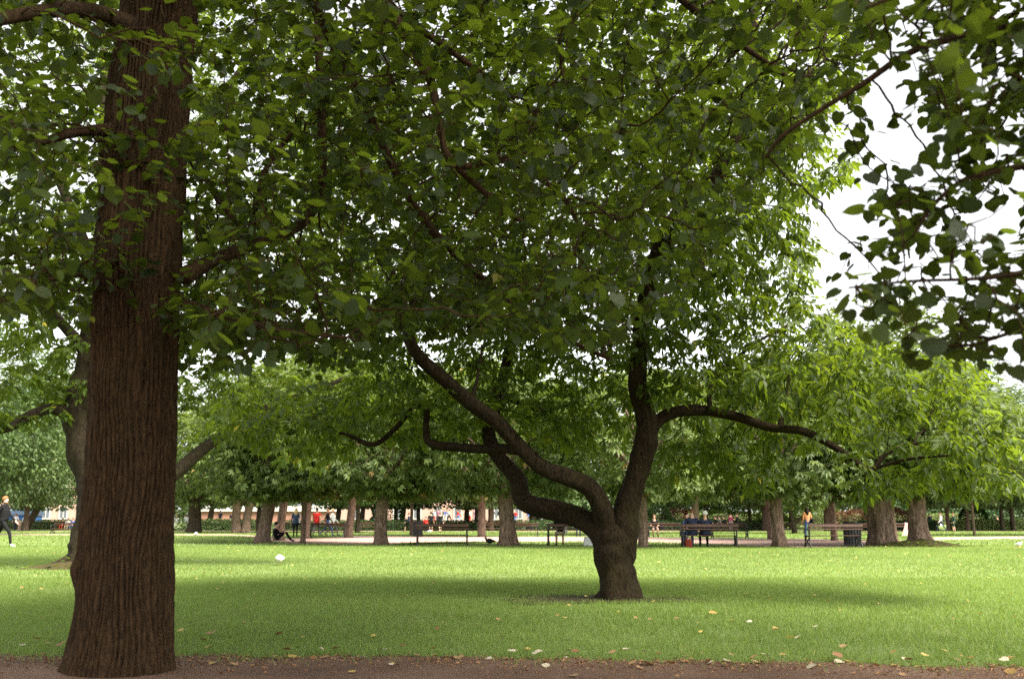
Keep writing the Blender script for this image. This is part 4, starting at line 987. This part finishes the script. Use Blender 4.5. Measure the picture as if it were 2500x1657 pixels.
def body_mesh(pose, s, mats, shorts=False, bare_arms=False, skirt=False):
    J = skeleton(pose, s); names = list(J); V = [J[n] for n in names]
    R = dict(pel=.145, belly=.135, chest=.155, neck=.055, jaw=.066, head=.088, top=.06, nose=.014)
    for k in 'lr': R.update({'hip'+k: .098, 'kne'+k: .062, 'ank'+k: .042, 'toe'+k: .036, 'sho'+k: .066, 'elb'+k: .046, 'wri'+k: .03})
    E = [('pel', 'belly'), ('belly', 'chest'), ('chest', 'neck'), ('neck', 'jaw'), ('jaw', 'head'), ('head', 'top'), ('head', 'nose')]
    for k in 'lr': E += [('pel', 'hip'+k), ('hip'+k, 'kne'+k), ('kne'+k, 'ank'+k), ('ank'+k, 'toe'+k), ('chest', 'sho'+k), ('sho'+k, 'elb'+k), ('elb'+k, 'wri'+k)]
    for k in 'lr':                                   # palm and five unequal fingers
        wv = J['wri'+k]; dr = (wv-J['elb'+k]).normalized(); sd_ = dr.cross(Vector((0, 1, 0))); sd_ = sd_.normalized() if sd_.length > .1 else Vector((1, 0, 0))
        names.append('palm'+k); V.append(wv+dr*.075*s); R['palm'+k] = .034; E.append(('wri'+k, 'palm'+k)); J['palm'+k] = V[-1]
        for q, (off, ln) in enumerate(((-.027, .068), (-.009, .08), (.009, .075), (.026, .058))):
            nm = 'fin%s%d' % (k, q); names.append(nm); J[nm] = J['palm'+k]+(dr*ln+sd_*off*1.3+Vector((0, .018, 0)))*s; V.append(J[nm]); R[nm] = .0085; E.append(('palm'+k, nm))
        nm = 'thu'+k; names.append(nm); J[nm] = wv+(dr*.075-sd_*.055+Vector((0, .03, 0)))*s; V.append(J[nm]); R[nm] = .0095; E.append(('wri'+k, nm))
    me = bpy.data.meshes.new('sk'); me.from_pydata([tuple(v) for v in V], [(names.index(a), names.index(b)) for a, b in E], [])
    o = bpy.data.objects.new('sk', me); COL.objects.link(o); md = o.modifiers.new('s', 'SKIN'); md.use_smooth_shade = True
    sv = me.skin_vertices[0].data
    for i, n in enumerate(names):
        sv[i].radius = (R[n]*s*(1.18 if n in ('pel', 'belly', 'chest') else 1), R[n]*s*(.82 if n in ('pel', 'belly', 'chest') else 1)); sv[i].use_root = (n == 'pel')
    o.modifiers.new('d', 'SUBSURF').levels = 1
    dg = bpy.context.evaluated_depsgraph_get(); dg.update(); me2 = bpy.data.meshes.new_from_object(o.evaluated_get(dg)); bpy.data.objects.remove(o); me2.name = 'body'
    top, legs, shoe = mats; me2.materials.clear()
    for m_ in (SKIN, top, legs, shoe): me2.materials.append(m_)
    seg = []
    for a, b in E:
        x = a+'|'+b
        if 'toe' in b: k = 3
        elif a.startswith('kne'): k = 0 if shorts else 2
        elif a.startswith('hip') or b.startswith('hip'): k = 2
        elif a == 'pel' and b == 'belly': k = 1
        elif b in ('chest',) or b.startswith('sho') or (a == 'chest' and b == 'neck'): k = 1
        elif a.startswith('sho'): k = 1
        elif a.startswith('elb'): k = 0 if bare_arms else 1
        else: k = 0
        seg.append((J[a], J[b], k, b))
    for f in me2.polygons:
        c = f.center; best = 1e9; kk = 0
        for a, b, k, bn in seg:
            ab = b-a; t_ = max(0, min(1, (c-a).dot(ab)/max(ab.length_squared, 1e-9))); d_ = (c-(a+ab*t_)).length
            if bn == 'neck' and t_ > .6: k = 0
            if bare_arms and bn.startswith('elb') and t_ > .5: k = 0
            if d_ < best: best = d_; kk = k
        f.material_index = kk; f.use_smooth = True
    return me2, J
def hair_obj(J, s, kind, mat, parent):
    h = J['head']+Vector((0, -.012, .012))*s; V = []; Fc = []; n = 14; rows = 9 if kind == 'short' else 13
    for i in range(rows+1):
        t_ = i/rows
        if kind == 'short' or t_ < .55:
            ph = (t_ if kind == 'short' else t_/.55)*1.75; rr = math.sin(ph)*.104; z = math.cos(ph)*.118
        else: q = (t_-.55)/.45; rr = .102+.03*math.sin(q*3.0)-.03*q*q; z = -.02-q*.34
        for k in range(n):
            a = 2*math.pi*k/n; x = math.cos(a)*rr; y = math.sin(a)*rr
            cut = max(0, math.sin(a))
            zz = z+(.075*cut*max(0, -z+.045)/.06 if kind == 'short' else 0)
            if kind != 'short' and t_ > .45 and math.sin(a) > .1: y = min(y, .0); zz = max(zz, -.06-.25*(1-math.sin(a)))
            V.append(h+Vector((x, y*1.08-.008, zz))*s)
    for i in range(rows):
        for k in range(n): Fc.append((i*n+k, i*n+(k+1) % n, (i+1)*n+(k+1) % n, (i+1)*n+k))
    me = mesh_np('hair', V, Fc, mat); return link('hair', me, parent)
_bodies = {}
def person(loc, face, pose, label, top, legs, hair, height=1.72, hairk='short', shoes=SHOE_D, shorts=False, bare=False, bag=None, jacket=None, group=None):
    s = height/1.72; t = thing('person', label, 'person', loc, face, group)
    key = (pose, top, legs, shoes.name, shorts, bare)
    if key not in _bodies: _bodies[key] = body_mesh(pose, 1.0, (cloth(top), cloth(legs), shoes), shorts, bare)
    me, J = _bodies[key]; b = link('body', me, t); b.scale = (s, s, s)
    hk = ('hair', pose, hairk, hair)
    if hk in _bodies: h = link('hair', _bodies[hk], t)
    else: h = hair_obj(J, 1.0, hairk, cloth(hair), t); _bodies[hk] = h.data
    h.scale = (s, s, s)
    if jacket:            # open hem of a coat or shirt
        p0, p1 = J['belly']*s, J['pel']*s
        MB().tube(spline([tuple(J['chest']*s+Vector((0, 0, .02))), tuple(p0), tuple(p1), tuple(p1+Vector((0, .02 if pose != 'sit' else -.02, -.06)))], 3)[:, :3], [.175*s, .178*s, .176*s, .172*s, .17*s, .17*s, .176*s, .18*s, .185*s, .19*s], 14).build('jacket', cloth(jacket), t, True)
    if bag:
        c, kind = bag; q = J['palmr']*s if kind == 'hand' else J['hipr']*s+Vector((.12, -.1, .08))
        bo = MB().box(tuple(q+Vector((0, 0, -.2 if kind == 'hand' else 0))), (.1, .28, .26), None, .03).build('bag', cloth(c), t)
        MB().tube([tuple(q+Vector((0, -.1, -.08 if kind == 'hand' else .1))), tuple(q+Vector((0, 0, .02 if kind == 'hand' else .5))), tuple(q+Vector((0, .1, -.08 if kind == 'hand' else .1)))], .009, 5).build('strap', cloth(c), bo)
    return t
def man(u, px, *a, v=None, height=1.72, d=None, **kw):
    d = d or height*F/px/cp; x = (u-1250)/F*d*cp; return person((x, d, ground_z(d)+(kw.pop('dz', 0))), *a, height=height, **kw)
R90 = math.pi/2
man(8, 118, -R90, 'walk', 'ginger-haired man in black jacket and trousers striding across grass', BLK, BLK, SANDY, height=1.83, d=37.5, shoes=SHOE_W, jacket=BLK, bag=(BROWN, 'hand'))
man(722, 68, .3, 'stand', 'blond woman in denim jacket with white bag seen from behind', DENIM, BLK, BLOND, height=1.7, hairk='long', bag=(WHITE, 'hip'), jacket=DENIM)
man(773, 67, .0, 'walk', 'man in a red T-shirt and grey trousers seen from behind', RED, GREY, DARKHAIR, height=1.78, bare=True, jacket=RED)
man(800, 64, -R90, 'walk', 'walker in dark vest and blue jeans beside a white-shirted companion', BLK, JEANS, SANDY, height=1.72)
man(812, 64, -R90, 'walk', 'walker in a white shirt behind the one in dark vest', WHITE, GREY, BLOND, height=1.74, jacket=WHITE)
gp = G(674, 1322); person((gp.x, gp.y, 0), -1.2, 'ground', 'person in black sitting on ground against the leaning chestnut', BLK, BLK, DARKHAIR, height=1.7)
man(537, 25, 0, 'stand', 'small dark figure standing before the salmon wall', NAVY, NAVY, DARKHAIR, d=128, height=1.7)
man(565, 30, 0, 'walk', 'dark-topped figure walking near the split-trunk chestnut', NAVY, BEIGE, SANDY, d=122, height=1.75)
man(418, 28, 0, 'stand', 'person in rusty red top just past the linden trunk', (.4, .12, .08), WHITE, BROWN, d=108)
man(430, 28, 0, 'walk', 'person in a white dress just past the linden trunk', WHITE, WHITE, BLOND, d=106, hairk='long')
man(454, 26, 0, 'stand', 'white-shirted person half behind the thick dark trunk', WHITE, GREY, BROWN, d=112)
man(38, 41, .6, 'walk', 'visitor in white shirt stooping beside the blue stall', WHITE, NAVY, BROWN, d=104)
man(60, 36, 0, 'stand', 'visitor in white top and dark trousers beside blue stall', WHITE, NAVY, DARKHAIR, d=108, height=1.6)
man(48, 30, 0, 'stand', 'child in pale clothes between the two visitors in white', BEIGE, PINKISH, BROWN, d=104, height=1.2)
man(2, 40, 0, 'stand', 'pale-shirted visitor behind the striding man', WHITE, GREY, BROWN, d=100)
man(153, 25, math.pi, 'sit', 'dark-haired person seated behind the far bench', BLK, RED, DARKHAIR, d=112); man(166, 25, math.pi, 'sit', 'person in pale top seated by the far hedge', WHITE, BEIGE, SANDY, d=112); man(178, 25, math.pi, 'sit', 'person in blue top seated by the far hedge', BLUE, JEANS, DARKHAIR, d=111)
man(998, 43, R90, 'walk', 'runner in dark top and bare legs behind the slim pale trunk', NAVY, BLK, BROWN, d=92, shorts=True)
man(1040, 40, 0, 'stand', 'child in red top walking behind the empty bench', RED, BLK, BROWN, d=86, height=1.35)
man(1052, 48, 0, 'stand', 'person with brown backpack walking behind the empty bench', BLK, BLK, DARKHAIR, d=84, shorts=True, bag=(BROWN, 'hip'))
man(1075, 46, .2, 'walk', 'bare-legged walker in black top behind the empty bench', BLK, BLK, BROWN, d=88, shorts=True)
g2 = G(1368, 1331); person((g2.x, g2.y-.02, -.03), 0, 'sit', 'person in dark top and beige trousers seated behind the low limb', BLK, BEIGE, DARKHAIR, height=1.75, bag=(WHITE, 'hip'))
man(1412, 55, math.pi, 'stand', 'person in dark jeans standing past the occupied bench', GREY, NAVY, BROWN, d=62)
man(1484, 66, math.pi, 'stand', 'grey-shirted person glimpsed through the fork of box elder', (.3, .3, .36), NAVY, SANDY, d=64)
g3 = G(1598, 1310.5); person((g3.x, g3.y-.03, -.03), math.pi, 'sit', 'man in black T-shirt and shorts seated facing the lawn', BLK, GREY, BROWN, height=1.8, shorts=True, bare=True, jacket=BLK)
g4 = G(1692, 1336); person((g4.x, g4.y-.02, -.03), 0.15, 'sit', 'brown-haired person in navy jacket seated on the bench', NAVY, JEANS, BROWN, height=1.85, jacket=NAVY)
g5 = G(1724, 1336); person((g5.x, g5.y-.02, -.03), 0, 'sit', 'white-haired person in dark navy coat seated on the bench', NAVY, BLK, GREYHAIR, height=1.75, jacket=NAVY)
man(1679, 55, 2.6, 'sit', 'balding man in blue shirt seated across the gravel', BLUE, JEANS, (.5, .35, .26), d=56, dz=-.03)
for k, (u, lab, c) in enumerate(((1748, 'dark silhouette seated at the hedge, beside the wide shrub', BLK), (1758, 'second dark silhouette seated at the hedge', GREY), (1769, 'third dark silhouette seated nearest the standing reader', BLK))):
    man(u, 30, R90, 'sit', lab, c, BLK, DARKHAIR, d=103, height=1.75, dz=.15)
man(1784, 40, 0, 'stand', 'figure in dark red vest with white sleeves by the low hedge', (.12, .02, .04), GREY, DARKHAIR, d=101)
man(1800, 42, R90, 'hold', 'dark figure standing and reading by the low hedge', BLK, BLK, DARKHAIR, d=101)
man(1971, 72, .1, 'stand', 'black-haired woman in orange patterned top and jeans standing on gravel', ORANGE, JEANS, DARKHAIR, height=1.7, d=56.5, hairk='long', shoes=flat('shoe_red', (.4, .08, .05)), bag=(BLK, 'hip'))
man(2297, 43, R90, 'walk', 'walker in white top and dark trousers by the upright bush', WHITE, NAVY, BROWN, d=95, bag=(WHITE, 'hand'))
man(2328, 43, R90, 'stand', 'walker in dark green top and shorts beside a far trunk', GREEN, GREEN, BROWN, d=95, shorts=True, jacket=GREEN)
man(2270, 30, 0, 'stand', 'person in navy behind the short dark hedge', NAVY, NAVY, BROWN, d=118)
man(2436, 22, R90, 'sit', 'bare-shouldered person sitting above the pale hedge', (.55, .33, .24), WHITE, BROWN, d=121)
CN = ['white', 'blue', 'navy', 'red', 'pinkish', 'grey', 'black', 'white', 'beige', 'purple']
def CLAB(k): return 'distant visitor in %s top and %s trousers in the crowd before the pink building' % (CN[k % 10], CN[(k*3+2) % 10])
rc = random.Random(4); CR = [WHITE, BLUE, NAVY, RED, PINKISH, GREY, BLK, WHITE, BEIGE, (.4, .2, .3)]
for k in range(26):
    u = 1045+rc.random()*115 if k < 20 else 1200+rc.random()*90
    man(u, 28, rc.random()*6.28, rc.choice(['stand', 'walk']), CLAB(k), CR[k % 10], CR[(k*3+2) % 10], rc.choice([DARKHAIR, BROWN, SANDY]), d=132+rc.random()*26, height=1.55+.3*rc.random(), group='distant crowd before the pink building')

# things people left about
def bagthing(p, size, col, label, cat='bag', rz=0, top=.75, name='carrier_bag'):
    t = thing(name, label, cat, tuple(p), rz); w_, d_, h = size
    b = MB(); n = 16; V = []; Fc = []; rr = random.Random(len(label))
    for i in range(6):
        tt = i/5; k = (1-(1-top)*tt)*(1.0+.08*math.sin(tt*3.1))
        for j in range(n):
            a = 2*math.pi*j/n; e = lambda q: math.copysign(abs(q)**.55, q)
            V.append((e(math.cos(a))*w_/2*k*(1+rr.uniform(-.05, .05)), e(math.sin(a))*d_/2*k*(1+rr.uniform(-.05, .05)), h*tt))
    for i in range(5):
        for j in range(n): Fc.append((i*n+j, i*n+(j+1) % n, (i+1)*n+(j+1) % n, (i+1)*n+j))
    Fc += [tuple(range(n-1, -1, -1)), tuple(5*n+j for j in range(n))]
    b.add(V, Fc).build('sack', cloth(col), t, True)
    MB().tube(spline([(-w_*.25, 0, h-.01), (-w_*.15, 0, h*1.28), (w_*.15, 0, h*1.28), (w_*.25, 0, h-.01)], 4)[:, :3], .012, 5).build('handle', cloth(col), t, True)
bagthing(G(1437, 1333), (.42, .3, .36), (.5, .5, .5), 'crumpled white plastic bag on grass beside the occupied bench')
bagthing(G(1681, 1336.5), (.26, .18, .3), (.1, .016, .008), 'red bag standing under the bench with the seated pair', top=.95)
q = G(1293, 1308.5); bagthing((q.x, q.y, .435), (.5, .25, .24), BLK, 'black bag lying on the bench across the gravel')
q = G(1616, 1310.5); bagthing((q.x, q.y-.02, .43), (.35, .3, .45), BLK, 'black jacket heaped beside the seated man in black', 'jacket', 0, .6, 'folded_jacket')
def towel():
    p = G(2213, 1316); t = thing('towel', 'pale pink towel hanging over the bench end', 'towel', (p.x, p.y-.35, 0)); V = []; Fc = []
    for i in range(10):
        for j in range(9):
            z = .88-.075*i; x = (j/8-.5)*(.2+.008*i)-.03*i; y = .06*math.sin(j*1.5)+.05-.018*i; V.append((x, y+(.12 if i == 0 else 0), z))
    for i in range(9):
        for j in range(8): Fc.append((i*9+j, i*9+j+1, i*9+j+10, i*9+j+9))
    V2 = [(a, b+.012, c) for a, b, c in V]; F2 = [tuple(x+90 for x in reversed(f)) for f in Fc]
    link('cloth', mesh_np('cloth', V+V2, Fc+F2, cloth(PINKISH)), t)
towel()

# ================================================================== birds
def bird(p, rz, label, body, wing, beak, s=1.0, cat='gull', pose='stand'):
    t = thing(cat, label, cat, tuple(p), rz); hd = 0 if pose == 'stand' else -.12
    sp_ = spline([(-.26, 0, .16, .008), (-.16, 0, .165, .04), (-.03, 0, .18, .1), (.08, 0, .2, .085), (.135, 0, .24+hd*.6, .044), (.165, 0, .29+hd, .042), (.2, 0, .3+hd*1.2, .03), (.215, 0, .3+hd*1.25, .012)], 4)*s
    MB().tube(sp_[:, :3], list(sp_[:, 3]), 14).build('body', cloth(body), t, True)
    for sg in (-1, 1):
        w_ = spline([(.08, .068*sg, .2, .02), (-.05, .082*sg, .2, .045), (-.18, .05*sg, .18, .03), (-.3, .015*sg, .165, .005)], 4)*s
        v, f = tube_geo(w_[:, :3], list(w_[:, 3]), 8); mb = MB(); mb.add([(a, b*.98, c) for a, b, c in v], f); mb.build('wing', cloth(wing), t, True)
        lg = MB(); lg.tube([(0, .03*sg*s, .11*s), (-.01*s, .032*sg*s, .05*s), (.0, .032*sg*s, .004*s)], .006*s, 5)
        for a in (-.5, 0, .5): lg.tube([(0, .032*sg*s, .006*s), (.045*s*math.cos(a), (.032*sg+.045*math.sin(a))*s, .003*s)], .004*s, 4)
        lg.build('leg', cloth(beak), t, True)
    h = sp_[-1]; MB().tube([(h[0]-.01*s, 0, h[2]), (h[0]+.025*s, 0, h[2]-.004*s), (h[0]+.04*s, 0, h[2]-.012*s)], [.011*s, .008*s, .002*s], 6).build('beak', cloth(beak), t, True)
GREYW = (.42, .43, .45); YB = (.6, .35, .06)
bird(G(682, 1380), 1.9, 'white gull feeding on the sunlit lawn', WHITE, (.66, .66, .66), YB, .8, pose='feed')
bird(G(478, 1309), 1.75, 'white gull standing upright on grass near the thick dark trunk', WHITE, WHITE, YB, .9)
bird(G(2488, 1335), -.2, 'white gull with grey back standing by the trodden line', WHITE, GREYW, YB, .62)
bird(G(1048, 1301), .5, 'tiny pale gull on grass behind the empty bench', WHITE, GREYW, YB, .8)
bird(G(1195, 1331), math.pi-.4, 'dark crow on grass beside the stout chestnut', (.03, .03, .032), (.025, .025, .028), (.02, .02, .02), 1.0, 'crow')

# ================================================================== fallen leaves, weeds, bare earth
FL = [fine_tones((np.column_stack([LINDEN_FINE[0][:, 0], LINDEN_FINE[0][:, 1]-.4, .25*np.abs(LINDEN_FINE[0][:, 0])**1.3+.1*LINDEN_FINE[0][:, 1]**2]), LINDEN_FINE[1]), M[m], 3, 'fallen_leaf') for m in ('fallen', 'fallen_brown', 'fallen_pale')]
LAB = ['yellow fallen leaf lying on the %s', 'orange brown fallen leaf lying on the %s', 'pale dry fallen leaf lying on the %s']
rf = random.Random(12)
def fallen(u, v, kind, size):
    g = G(u, v); on = 'dirt path' if g.y < float(edge_y(np.array([g.x]))[0]) else 'grass'
    o = link('fallen_leaf', FL[kind][rf.randrange(3)]); o.location = (g.x, g.y, .012 if on == 'dirt path' else .045); o.scale = (size,)*3
    o.rotation_euler = (rf.uniform(-.35, .35), rf.uniform(-.35, .35), rf.uniform(0, 6.28)); setp(o, LAB[kind] % on, 'leaf', LAB[kind] % on+', scattered')
for u, v, k in ((1590, 1524, 1), (1740, 1507, 0), (1930, 1569, 0), (1950, 1568, 2), (2060, 1592, 1), (1632, 1620, 2), (1580, 1624, 1), (1333, 1628, 2), (1312, 1610, 2), (1400, 1653, 1), (1980, 1632, 2), (1870, 1615, 2), (1530, 1600, 2), (2000, 1454, 1), (1360, 1452, 0),
                (440, 1552, 0), (115, 1584, 0), (50, 1590, 2), (150, 1586, 1), (90, 1573, 0), (515, 1558, 1), (680, 1560, 1), (700, 1593, 0), (320, 1590, 1)): fallen(u, v, k, rf.uniform(.045, .075))
for k in range(55): fallen(rf.uniform(0, 2500), 1410+ (rf.random()**.6)*235, rf.choice([0, 0, 1, 2, 1]), rf.uniform(.025, .05))
for k in range(60):
    u = rf.uniform(420, 2500); x = (u-1250)/F*6.8; yy = float(edge_y(np.array([x]))[0])+rf.gauss(0, .12); vv = 828.5-F*((-yy*sp+(-CAM_H)*cp)/(yy*cp-CAM_H*sp)); fallen(u, min(vv, 1655), rf.choice([1, 1, 2, 0]), rf.uniform(.03, .065))
def specks():
    r = np.random.default_rng(55); n = 800; y = np.sqrt(r.random(n)*(38**2-9**2)+9**2); x = (r.random(n)*2-1)*y*.55
    ok = ~in_poly(x, y, GR); x, y = x[ok], y[ok]; n = len(x); a = r.random(n)*6.28
    V, Fc, k = place(LINDEN, np.stack([x, y, np.full(n, .05)], 1), np.stack([np.cos(a), np.sin(a), r.normal(0, .2, n)], 1), np.stack([r.normal(0, .3, n), r.normal(0, .3, n), np.ones(n)], 1), .018+.035*r.random(n)**2)
    setp(link('leaf_litter', mesh_np('leaf_litter', V, Fc, M['fallen'], True, np.repeat(r.random(n), k))), 'small yellow leaves strewn thinly over the whole lawn', 'leaves', kind='stuff')
    # crumbs of dead leaf and earth on the dirt path
    n = 4500; x = r.uniform(-5, 5, n); y = edge_y(x)+.1-np.abs(r.normal(0, .35, n)); a = r.random(n)*6.28
    V, Fc, k = place(DIAMOND, np.stack([x, y, np.full(n, .008)], 1), np.stack([np.cos(a), np.sin(a), r.normal(0, .25, n)], 1), np.stack([r.normal(0, .4, n), r.normal(0, .4, n), np.ones(n)], 1), .01+.032*r.random(n)**2)
    setp(link('path_litter', mesh_np('path_litter', V, Fc, M['fallen_brown'], True, np.repeat(r.random(n)*.6, k))), 'brown leaf crumbs littering the dirt path edge', 'litter', kind='stuff')
    # weeds at the linden's foot and on the chestnut mound
    P_ = []; 
    for (cx, cy, rad_, m) in ((G(2246, 1334).x, G(2246, 1334).y-.5, 1.0, 260), (baseC[0]-.2, baseC[1]-.6, .5, 60)):
        q = r.normal(0, 1, (m, 2))*rad_; P_.append(np.stack([cx+q[:, 0], cy+q[:, 1]*.4, .03+.2*r.random(m)**2], 1))
    P_ = np.concatenate(P_); m = len(P_); a = r.random(m)*6.28
    V, Fc, k = place(LINDEN, P_, np.stack([np.cos(a), np.sin(a), .3+0*a], 1), np.stack([r.normal(0, .4, m), r.normal(0, .4, m), np.ones(m)], 1), .04+.06*r.random(m))
    setp(link('weeds', mesh_np('weeds', V, Fc, M['leaf_elder'], True, np.repeat(r.random(m)*.9, k))), 'low leafy weeds growing around the feet of trees', 'weeds', kind='stuff')
specks()
def patch(cx, cy, rx, ry, z, name, h=0.0, seed=1):
    V = [(cx, cy, z+h)]; n = 40; rings = 5
    for j in range(1, rings+1):
        for i in range(n):
            a = 2*math.pi*i/n; w_ = 1+.22*math.sin(3*a+seed)+.15*math.sin(7*a+seed*2); t_ = j/rings
            V.append((cx+math.cos(a)*rx*w_*t_, cy+math.sin(a)*ry*w_*t_, (z+h)*(1-t_)**.8*1.0+(.002 if h else z)*t_ if h else z))
    Fc = [(0, 1+i, 1+(i+1) % n) for i in range(n)]
    for j in range(rings-1):
        for i in range(n): Fc.append((1+j*n+i, 1+(j+1)*n+i, 1+(j+1)*n+(i+1) % n, 1+j*n+(i+1) % n))
    setp(link(name, mesh_np(name, V, Fc, M['soil'])), kind='structure')
patch(baseB[0]-.25, baseB[1]-.1, 1.2, .7, .012, 'bare_earth', 0, 2)
patch(baseC[0]-.15, baseC[1]-.4, .75, .5, .01, 'root_mound', .14, 4)
patch(G(2246, 1333).x, G(2246, 1333).y-.1, 1.5, .9, .01, 'root_mound', .3, 6)
